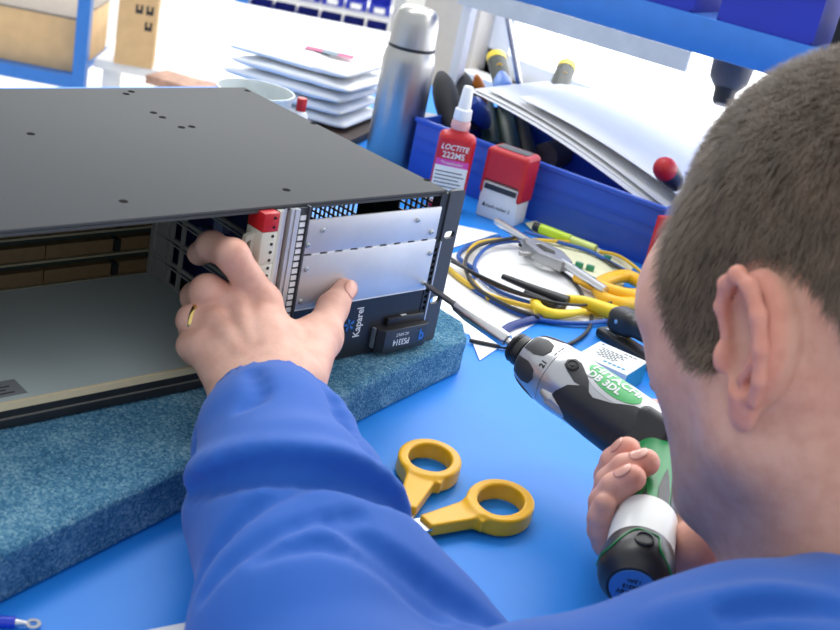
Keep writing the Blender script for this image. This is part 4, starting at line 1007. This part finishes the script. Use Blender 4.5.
EAR_C = V(-.021, .0775, .000)
EAR_R = rot_rows(math.radians(0), math.radians(0), math.radians(0))
# ear axes: rearwards, up, opening direction (outwards, a little forward)
_en = V(.27, .963, .0); _en /= np.linalg.norm(_en)
_eu = V(-.24, 0, 1.0); _eu -= _en * (_eu @ _en); _eu /= np.linalg.norm(_eu)
_eb = np.cross(_eu, _en); _eb = _eb if _eb[0] < 0 else -_eb
EAR_ROWS = np.array([_eb, _eu, _en])
def ear_f(P, side=1):
    Q = P.copy(); Q[:, 1] *= side
    p = (Q - EAR_C) @ EAR_ROWS.T / V(1.0, 1.06, 1.0)
    def E(b, u, n): return V(b, u, n)
    d = ell(p, E(.004, .004, .000), (.0190, .0325, .0185))                       # cup
    d = smax(d, p[:, 2] - .0135, .004)
    d = smax(d, -ell(p, E(.0030, .005, .0140), (.0170, .0275, .0148)), .003)      # hollow
    rim = [E(-.012, .004, .008), E(-.013, .016, .0115), E(-.007, .028, .0140), E(.003, .0345, .0150), E(.014, .031, .0155), E(.0215, .020, .0155), E(.0240, .006, .0145), E(.0220, -.009, .0125), E(.016, -.021, .0100)]
    d = smin(d, chain(p, rim, [.0026, .0030, .0034, .0037, .0037, .0036, .0034, .0032, .0030], .003), .004)
    anti = [E(.008, .022, .009), E(.0135, .010, .0085), E(.0125, -.004, .0085), E(.004, -.014, .0085)]
    d = smin(d, chain(p, anti, [.0020, .0028, .0030, .0028], .002), .004)
    d = smin(d, ell(p, E(.003, -.0300, .0060), (.0095, .0095, .0048)), .008)      # lobe
    d = smin(d, ell(p, E(-.0125, -.008, .0080), (.0045, .0080, .0055)), .004)     # tragus
    return d
def head_f(P):
    d = smin(skull_f(P), neck_f(P), .03)
    q = np.abs(P[:, 1]) > .045
    out = d.copy()
    for s in (1, -1):
        m = (P[:, 1] * s > .045) & (P[:, 0] < .04) & (P[:, 0] > -.085) & (P[:, 2] > -.065) & (P[:, 2] < .065)
        if m.any(): out[m] = smin(d[m], ear_f(P[m], s), .005)
    return out
# pose of the head in the world
HEAD_POSE = None
HF = V(0.1256, 0.8915, -0.4351); HLt = V(-0.9901, 0.1399, 0.0009); HU = V(0.0617, 0.4308, 0.9003); HO = V(-0.0832, -0.3450, 0.2173); HSC = 1.02
H_ROWS = np.stack([HF, HLt, HU])
def h2w(p): return np.asarray(p) * HSC @ H_ROWS + HO
# left hand (on the chassis) key points
LW = V(*(-0.2292, -0.0688, 0.0667)); LE = V(-.389, -.350, .046); LS = V(-.228, -.438, .080)
L_I = [V(*(-0.1992, -0.0195, 0.1061)), V(*(-0.2204, -0.0055, 0.1383)), V(*(-0.2185, 0.0216, 0.1337)), V(*(-0.2152, 0.0390, 0.1210))]
L_M = [V(*(-0.2158, -0.0132, 0.1027)), V(*(-0.2314, 0.0015, 0.1095)), V(*(-0.2241, 0.0232, 0.0953)), V(*(-0.2132, 0.0320, 0.0820))]
L_R = [V(*(-0.2321, -0.0143, 0.0929)), V(*(-0.2423, -0.0010, 0.0914)), V(*(-0.2298, 0.0137, 0.0750)), V(*(-0.2220, 0.0164, 0.0670))]
L_P = [V(*(-0.2458, -0.0198, 0.0806)), V(*(-0.2483, -0.0119, 0.0787)), V(*(-0.2367, -0.0004, 0.0659)), V(*(-0.2285, 0.0018, 0.0579))]
L_T = [V(*(-0.2032, -0.0717, 0.0741)), V(*(-0.1600, -0.0383, 0.0825)), V(*(-0.1324, -0.0164, 0.0912)), V(*(-0.1155, -0.0074, 0.0995))]
def lhand_f(P):
    d = chain(P, L_I, [.0118, .0108, .0100, .0086], .005)
    d = smin(d, chain(P, L_M, [.0122, .0118, .0104, .0088], .005), .002)
    d = smin(d, chain(P, L_R, [.0118, .0105, .0095, .0082], .004), .002)
    d = smin(d, chain(P, L_P, [.0110, .0095, .0085, .0075], .004), .002)
    wa = LW + (L_I[0] - L_P[0]) * .16; wb = LW - (L_I[0] - L_P[0]) * .20
    pm = rcone(P, wa, L_I[0], .0225, .0120)
    pm = smin(pm, rcone(P, (wa + wb) / 2, L_M[0], .0225, .0120), .008)
    pm = smin(pm, rcone(P, (wa * .3 + wb * .7), L_R[0], .022, .0115), .008)
    pm = smin(pm, rcone(P, wb, L_P[0], .0200, .0110), .012)
    d = smin(d, pm, .007)
    th = chain(P, L_T, [.0200, .0142, .0110, .0088], .006)
    th = smin(th, rcone(P, L_T[1], L_I[0] * .55 + LW * .45, .010, .016), .016)     # web
    d = smin(d, th, .012)
    # extensor tendons
    for a in (L_I[0], L_M[0], L_R[0]):
        up = V(-.45, -.45, .77) * .0125
        d = smin(d, rcone(P, a + up * .70, LW * .55 + a * .45 + up * 1.25, .0042, .0034), .006)
        d = smin(d, ell(P, a + up * .45, (.0085, .0085, .0085)), .006)
    d = smin(d, rcone(P, wa, wa + (LE - LW) * .35, .0225, .027), .012)
    d = smin(d, rcone(P, wb, wb + (LE - LW) * .35, .0210, .027), .012)
    return d
# right hand, wrapped round the driver handle
def hw(t, a, r):
    a = math.radians(a) * hsg
    return np.array(DJ + MH_.to_3x3() @ Vector((r * math.cos(a), r * math.sin(a), t * HL)))
def rfinger(t0, a0, dt, amin, rr):
    aa = np.linspace(a0, amin, 8)
    return [hw(t0 + dt * math.radians(a0 - a) , a, rr + (.0010 if i == 0 else .0)) for i, a in enumerate(aa)]
R_I = rfinger(.285, -42, .020, -215, .0280)
R_M = rfinger(.410, -12, .024, -215, .0275)
R_R = rfinger(.520, -26, .024, -215, .0275)
R_P = rfinger(.610, -66, .020, -210, .0275)
RW = V(*(-0.0260, -0.3317, 0.0160))
R_T = [hw(.52, 105, .046), hw(.25, 128, .040), V(*(0.0152, -0.2185, 0.0647)), V(*(0.0105, -0.2105, 0.0771))]
def rhand_f(P):
    d = chain(P, R_I, [.0090, .0100, .0102, .0102, .0096, .0100, .0106, .0112], .003)
    d = smin(d, chain(P, R_M, [.0090, .0100, .0102, .0102, .0096, .0100, .0106, .0112], .003), .0022)
    d = smin(d, chain(P, R_R, [.0088, .0098, .0100, .0100, .0094, .0098, .0104, .0110], .003), .0022)
    d = smin(d, chain(P, R_P, [.0072, .0080, .0084, .0086, .0088, .0090, .0096, .0100], .003), .0022)
    pm = None
    for q, r in ((R_I, .012), (R_M, .012), (R_R, .0115), (R_P, .0110)):
        e = rcone(P, q[-1], RW, r, .020); pm = e if pm is None else smin(pm, e, .014)
    pm = smin(pm, rcone(P, hw(.62, 96, .034), RW, .0165, .021), .014)
    d = smin(d, pm, .008)
    d = smin(d, chain(P, R_T, [.0165, .0130, .0100, .0085], .006), .010)
    d = smin(d, rcone(P, RW, RW + V(.10, -.05, -.005), .022, .027), .012)
    return d
# body under the jacket
RS_ = V(.105, -.470, .050); RE = V(.190, -.395, .052); NB = h2w((-.048, 0, -.150))
def torso_f(P):
    d = rcone(P, LS, LE, .045, .036)
    d = smin(d, rcone(P, LE, LW + (LE - LW) * .3, .037, .027), .02)
    d = smin(d, rcone(P, RS_, RE, .045, .036), .02); d = smin(d, rcone(P, RE, RW + V(.05, -.03, .0), .034, .027), .02)
    d = smin(d, rcone(P, NB, LS, .050, .045), .04); d = smin(d, rcone(P, NB, RS_, .050, .045), .04)
    d = smin(d, rcone(P, NB + V(0, -.07, -.08), NB + V(-.02, -.22, -.45), .10, .13), .06)
    return d
def smooth01(x): x = np.clip(x, 0, 1); return x * x * (3 - 2 * x)
def hair_mask(p):
    x, y, z = p[:, 0], np.abs(p[:, 1]), p[:, 2]
    xf = np.interp(z, [-.018, -.012, .000, .015, .03, .055, .075, .090, .105, .12], [-.03, .020, .034, .041, .044, .049, .056, .066, .09, .2])
    front = (x < xf) & (x > -.012)
    zb = np.interp(x, [-.13, -.09, -.06, -.04, -.02], [-.060, -.045, -.028, .004, .030])
    back = (x <= -.012) & (z > zb)
    ear = ((x + .028) / .032) ** 2 + ((z - .000) / .042) ** 2 < 1
    return (front | back) & ~(ear & (y > .05))
parts = []
hv, hf_ = sdf_arrays(head_f, (-.135, -.115, -.190), (.135, .115, .165), .0019, 2)
x, y, z = hv[:, 0], np.abs(hv[:, 1]), hv[:, 2]
base = np.tile(np.array(lin(222, 172, 152)), (len(hv), 1))
def tint(c, w): 
    global base
    base = base * (1 - w[:, None]) + np.array(c) * w[:, None]
st_w = smooth01((-.022 - z + .30 * (x - .05)) / .035) * smooth01((x + .035) / .04) * smooth01((z + .135) / .03)
tint(lin(150, 128, 124), st_w * .62)
earw = smooth01((y - .079) / .008) * smooth01((.06 - np.abs(z)) / .02) * (x < .02)
tint(lin(224, 140, 122), earw * .55)
tint(lin(214, 150, 132), smooth01(1 - np.hypot(x + .045, z + .03) / .03) * (y > .04) * .5)
# scalp under the hair
hm = hair_mask(hv).astype(float)
tint(lin(92, 76, 66), hm * .85)
head_hm = hm; nH = len(hv)
cols = [base]; parts.append((h2w(hv), hf_))
def sub(f, lo, hi, h):
    v, q = sdf_arrays(f, lo, hi, h, 2); return v, q
allp = np.array(L_I + L_M + L_R + L_P + L_T + [LW])
v, q = sub(lhand_f, allp.min(0) - .05, allp.max(0) + .022, .0014)
base = np.tile(np.array(lin(226, 180, 162)), (len(v), 1))
for c, r in [(a[0], .016) for a in (L_I, L_M, L_R)] + [(L_I[1], .014), (L_M[1], .012), (L_T[3], .012), (L_T[2], .010)]:
    tint(lin(220, 145, 125), np.exp(-((v - c) ** 2).sum(1) / r ** 2) * .45)
parts.append((v, q)); cols.append(base)
allp = np.array(R_I + R_M + R_R + R_P + R_T + [RW])
v, q = sub(rhand_f, allp.min(0) - .022, allp.max(0) + .028, .0014)
base = np.tile(np.array(lin(224, 172, 154)), (len(v), 1))
for c, r in [(a[0], .012) for a in (R_I, R_M, R_R)] + [(a[3], .011) for a in (R_I, R_M, R_R)] + [(hw(.62, 96, .046), .02)]:
    tint(lin(218, 132, 112), np.exp(-((v - c) ** 2).sum(1) / r ** 2) * .5)
parts.append((v, q)); cols.append(base)
v, q = sub(torso_f, (-.46, -.80, -.55), (.26, -.06, .20), .008)
parts.append((v, q)); cols.append(np.tile(np.array(lin(222, 172, 152)), (len(v), 1)))
off = 0; VV = []; QQ = []
for v, q in parts: VV.append(v); QQ.append(q + off); off += len(v)
VV = np.concatenate(VV); QQ = np.concatenate(QQ); CC = np.concatenate(cols)
person = empty('person', (-.06, -.62, -.80)); POFF = V(-.06, -.62, -.80)
tag(person, 'person with short brown hair in a blue work jacket, leaning over the bench', 'person')
m_skin = bpy.data.materials.new('skin'); m_skin.use_nodes = True; nt = m_skin.node_tree; b = nt.nodes['Principled BSDF']
at = nt.nodes.new('ShaderNodeAttribute'); at.attribute_name = 'skin_tone'
tc = nt.nodes.new('ShaderNodeTexCoord'); n1 = nt.nodes.new('ShaderNodeTexNoise'); n1.inputs['Scale'].default_value = 90; n1.inputs['Detail'].default_value = 5
hs = nt.nodes.new('ShaderNodeMixRGB'); hs.blend_type = 'MULTIPLY'; hs.inputs[0].default_value = .35
rp = nt.nodes.new('ShaderNodeValToRGB'); rp.color_ramp.elements[0].position = .35; rp.color_ramp.elements[0].color = (.72, .55, .50, 1); rp.color_ramp.elements[1].position = .62; rp.color_ramp.elements[1].color = (1, 1, 1, 1)
nt.links.new(tc.outputs['Object'], n1.inputs['Vector']); nt.links.new(n1.outputs['Fac'], rp.inputs['Fac'])
nt.links.new(at.outputs['Color'], hs.inputs[1]); nt.links.new(rp.outputs['Color'], hs.inputs[2]); nt.links.new(hs.outputs[0], b.inputs['Base Color'])
b.inputs['Roughness'].default_value = .48; b.inputs['Specular IOR Level'].default_value = .35
b.inputs['Subsurface Weight'].default_value = .18; b.inputs['Subsurface Radius'].default_value = (1, .35, .18); b.inputs['Subsurface Scale'].default_value = .004
n2 = nt.nodes.new('ShaderNodeTexNoise'); n2.inputs['Scale'].default_value = 420; n2.inputs['Detail'].default_value = 4; bp = nt.nodes.new('ShaderNodeBump'); bp.inputs['Strength'].default_value = .18; bp.inputs['Distance'].default_value = .001
nt.links.new(tc.outputs['Object'], n2.inputs['Vector']); nt.links.new(n2.outputs['Fac'], bp.inputs['Height']); nt.links.new(bp.outputs['Normal'], b.inputs['Normal'])
me = np_mesh('body', VV - POFF, QQ)
ca_ = me.color_attributes.new('skin_tone', 'FLOAT_COLOR', 'POINT')
ca_.data.foreach_set('color', np.concatenate([CC, np.ones((len(CC), 1))], 1).astype(np.float32).ravel())
body = link('body', me, m_skin, person)
# fingernails
m_nail = mat('fingernail', lin(224, 164, 146), .32, var=.04, coat=.3)
def nail(tip, prev, outw, w=.0055, l=.0075, lift=.0084):
    tip = np.asarray(tip); ax = tip - np.asarray(prev); ax = ax / np.linalg.norm(ax); o = np.asarray(outw, float); o = o - ax * (o @ ax); o /= np.linalg.norm(o); s = np.cross(ax, o)
    vs = []; fs = []; n = 8
    for i in range(n + 1):
        for j in range(n + 1):
            u = i / n * 2 - 1; v = j / n * 2 - 1
            q = np.sqrt(max(0, 1 - .5 * v * v)); uu = u * np.sqrt(max(0, 1 - .5 * v * v)); vv = v * np.sqrt(max(0, 1 - .35 * u * u))
            p = tip + ax * (vv * l - .0015) + s * uu * w + o * (lift - (uu * w) ** 2 * 55 - max(0, vv) ** 2 * .0016)
            vs.append(tuple(p - POFF))
    for i in range(n):
        for j in range(n):
            a = i * (n + 1) + j; fs.append((a, a + n + 1, a + n + 2, a + 1))
    me = bpy.data.meshes.new('fingernail'); me.from_pydata(vs, [], fs)
    o2 = link('fingernail', me, m_nail, person, True); sm_ = o2.modifiers.new('thickness', 'SOLIDIFY'); sm_.thickness = .0006
    return o2
cdir = np.array(CAMP)
nail(L_T[3], L_T[2], V(-.05, -.85, .45), lift=.0100, w=.0064, l=.0076)
for q in (R_I, R_M, R_R): nail(q[0], q[1], q[0] - np.array(DJ + hA * ((q[0] - np.array(DJ)) @ np.array(hA))), w=.0058, l=.0064, lift=.0098)
# ring on the left ring finger
rc_ = L_R[0] * .12 + L_R[1] * .88; Mr = aim(Vector(rc_ - POFF), Vector(L_R[1] - POFF))
lathe('ring', [(.0105, -.0014), (.0120, -.0014), (.0124, 0), (.0120, .0014), (.0105, .0014), (.0105, -.0014)], mat('gold', (.75, .55, .20), .25, 1.0), person, n=32, M=Mr)
# hair: short strands rooted on the scalp
rng = np.random.default_rng(3)
tri = np.concatenate([hf_[:, [0, 1, 2]], hf_[:, [0, 2, 3]]])
A_, B_, C_ = hv[tri[:, 0]], hv[tri[:, 1]], hv[tri[:, 2]]
fn = np.cross(B_ - A_, C_ - A_); ar = np.linalg.norm(fn, axis=1) / 2
ok = head_hm[tri].min(1) > .5
prob = ar * ok; prob /= prob.sum()
NS = 80000
ti = rng.choice(len(tri), NS, p=prob); u = rng.random((NS, 2)); fl2 = u.sum(1) > 1; u[fl2] = 1 - u[fl2]
root = A_[ti] + (B_ - A_)[ti] * u[:, :1] + (C_ - A_)[ti] * u[:, 1:]
nr = fn[ti] / (2 * ar[ti][:, None] + 1e-12)
topw = smooth01((root[:, 2] - .06) / .06)
comb = np.stack([.30 - .1 * topw, 0 * topw, -1 + .9 * topw], 1) + rng.normal(0, .22, (NS, 3))
comb -= nr * (comb * nr).sum(1)[:, None]
comb /= np.linalg.norm(comb, axis=1)[:, None] + 1e-9
ln_ = (.0125 + .004 * topw) * rng.uniform(.6, 1.15, NS)
side = np.cross(nr, comb); side /= np.linalg.norm(side, axis=1)[:, None] + 1e-9
p0 = root - nr * .0006; p1 = root + (nr * (.50 + .15 * topw[:, None]) + comb * .55) * (ln_ * .5)[:, None]; p2 = p1 + (nr * .25 + comb * .85) * (ln_ * .55)[:, None]
wd_ = .00017
sv = np.stack([p0 - side * wd_, p0 + side * wd_, p1 - side * wd_ * .9, p1 + side * wd_ * .9, p2], 1).reshape(-1, 3)
bi = np.arange(NS)[:, None] * 5
sf = np.concatenate([bi + np.array([[0, 1, 3]]), bi + np.array([[0, 3, 2]]), bi + np.array([[2, 3, 4]])])
m_hair = mat('brown_hair', lin(108, 91, 76), .5, var=.35, vscale=60)
hair = link('hair', np_mesh('hair', h2w(sv) - POFF, sf), m_hair, person); tag(hair, 'short brown cropped hair', kind='stuff')
# jacket
RC = RW + V(.012, -.010, .0)
def jacket_f(P):
    fd = LE - LW
    d = chain(P, [LW + fd * .05, LW + fd * .18, LW + fd * .36, LW + fd * .7, LE], [.0350, .043, .050, .053, .055], .02)
    d = smin(d, chain(P, [LE, LE * .5 + LS * .5, LS], [.058, .060, .066], .02), .03)
    d = smin(d, rcone(P, LW + fd * .42 + V(.012, -.010, 0), LE * .46 + LS * .54 + V(.028, .028, -.034), .046, .034), .03)   # slack cloth inside the elbow
    d = smin(d, rcone(P, LS, NB + V(-.02, -.02, .0), .066, .066), .04)
    d = smin(d, rcone(P, RS_, NB + V(.02, -.02, -.01), .064, .064), .04)
    d = smin(d, chain(P, [RS_, RE, RC + V(.05, -.03, 0), RC], [.060, .048, .040, .033], .02), .03)
    d = smin(d, rcone(P, NB + V(-.01, -.08, -.08), NB + V(-.02, -.25, -.45), .13, .16), .06)
    return d
def snap(pts):
    p = np.array(pts, float)
    for _ in range(6):
        d = jacket_f(p); e = 1e-4; g = np.stack([jacket_f(p + np.eye(3)[i] * e) - d for i in range(3)], 1) / e
        p = p - d[:, None] * g / np.maximum((g * g).sum(1), .3)[:, None]
    return p, g / np.linalg.norm(g, axis=1)[:, None]
RIDGES = []; CREASES = []
def ridge(pts, r, sink=.55):
    q = np.array([tuple(v) for v in catmull(pts, 3)]); p, g = snap(q); RIDGES.append((p - g * r * sink, r))
def crease(pts, r, sink=.15):
    q = np.array([tuple(v) for v in catmull(pts, 3)]); p, g = snap(q); CREASES.append((p + g * r * sink, r))
ridge([(-0.3289, -0.1353, 0.0737), (-0.3214, -0.1676, 0.0865), (-0.3017, -0.1970, 0.0995), (-0.2761, -0.2111, 0.0958), (-0.2471, -0.2220, 0.0772)], .009)
crease([(-0.3296, -0.1536, 0.0689), (-0.3242, -0.1814, 0.0852), (-0.3068, -0.2085, 0.0977), (-0.2805, -0.2239, 0.0932), (-0.2465, -0.2407, 0.0740), (-0.2326, -0.2771, 0.0652), (-0.2260, -0.3153, 0.0666)], .0095, -.15)
crease([(-0.3256, -0.2543, 0.0941), (-0.3049, -0.2755, 0.0963), (-0.2855, -0.3007, 0.0895), (-0.2629, -0.3303, 0.0811)], .0075)
crease([(-0.3494, -0.2592, 0.0701), (-0.3306, -0.2709, 0.0843), (-0.3135, -0.2881, 0.0863), (-0.2977, -0.3089, 0.0806)], .006)
ridge([(-0.2090, -0.0975, 0.0868), (-0.2250, -0.1456, 0.0845), (-0.2383, -0.1818, 0.0801)], .008); crease([(-0.2358, -0.1314, 0.0884), (-0.2535, -0.1735, 0.0928), (-0.2628, -0.1962, 0.0914)], .004)
crease([(-0.3643, -0.2344, 0.0582), (-0.3395, -0.2224, 0.0694), (-0.3103, -0.2148, 0.0813)], .0035); crease([(-0.3598, -0.2522, 0.0631), (-0.3377, -0.2491, 0.0811), (-0.3073, -0.2450, 0.0895)], .003); crease([(-0.2862, -0.0876, 0.0707), (-0.3075, -0.1165, 0.0641), (-0.3223, -0.1503, 0.0609)], .003)
crease([(-0.2606, -0.1021, 0.0924), (-0.2708, -0.1258, 0.0877), (-0.2862, -0.1449, 0.0815)], .003)
crease([(-0.2567, -0.4250, 0.1461), (-0.2438, -0.4342, 0.1539), (-0.2310, -0.4437, 0.1610), (-0.2165, -0.4543, 0.1693)], .0035); ridge([(-0.2748, -0.4015, 0.1522), (-0.2560, -0.4170, 0.1602), (-0.2350, -0.4378, 0.1636), (-0.2175, -0.4512, 0.1727)], .008)
def fold_chain(P, pts, r):
    rs = [r * (.35 + .65 * math.sin(math.pi * (i + .5) / len(pts))) for i in range(len(pts))]
    lo = pts.min(0) - .04; hi = pts.max(0) + .04
    m = ((P > lo) & (P < hi)).all(1); out = np.full(len(P), .04)
    if m.any(): out[m] = np.minimum(chain(P[m], pts, rs, .004), .04)
    return out
def jacket_open(P):
    d = jacket_f(P)
    fd = LE - LW
    for p, r in RIDGES: d = smin(d, fold_chain(P, p, r), .014)
    for p, r in CREASES: d = smax(d, -fold_chain(P, p, r), .009)
    d = d + .0008 * np.sin(P[:, 0] * 70 + 30 * P[:, 1] + 2.2 * np.sin(P[:, 1] * 38)) * np.sin(P[:, 1] * 55 - P[:, 0] * 22 + P[:, 2] * 40)
    # open cuff and neck
    d = smax(d, -rcone(P, LW - fd * .3, LW + fd * .12, .034, .032), .004)
    ax = RC - (RC + V(.05, -.03, 0))
    d = smax(d, -rcone(P, RC + ax * .6, RC - ax * .12, .029, .027), .004)
    up = HU * .6 + V(0, 0, 1) * .4; up /= np.linalg.norm(up)
    d = smax(d, -rcone(P, NB + up * .02, NB + up * .16, .064, .074), .006)
    return smax(d, np.where(P[:, 1] > -.373, .0012 - P[:, 2], -1.), .003)
m_jacket = mat('blue_work_cloth', lin(36, 92, 180), .75, var=.05, vscale=9, bump=.12, bscale=1500, spec=.2, sheen=.15)
jk = sdf_obj('jacket', jacket_open, (-.47, -.86, -.62), (.26, -.06, .22), .0035, m_jacket, person, M=Matrix.Translation(-Vector(POFF)))

cu = HU * .6 + V(0, 0, 1) * .4; cu /= np.linalg.norm(cu)
Mc = aim(Vector(NB + cu * .020 - POFF), Vector(NB + cu * .06 - POFF))
lathe('collar_band', [(.060, -.012), (.068, -.014), (.0715, .000), (.0700, .014), (.0660, .016), (.0640, .012)], mat('navy_collar', lin(28, 58, 120), .8, var=.08), person, n=48, M=Mc)
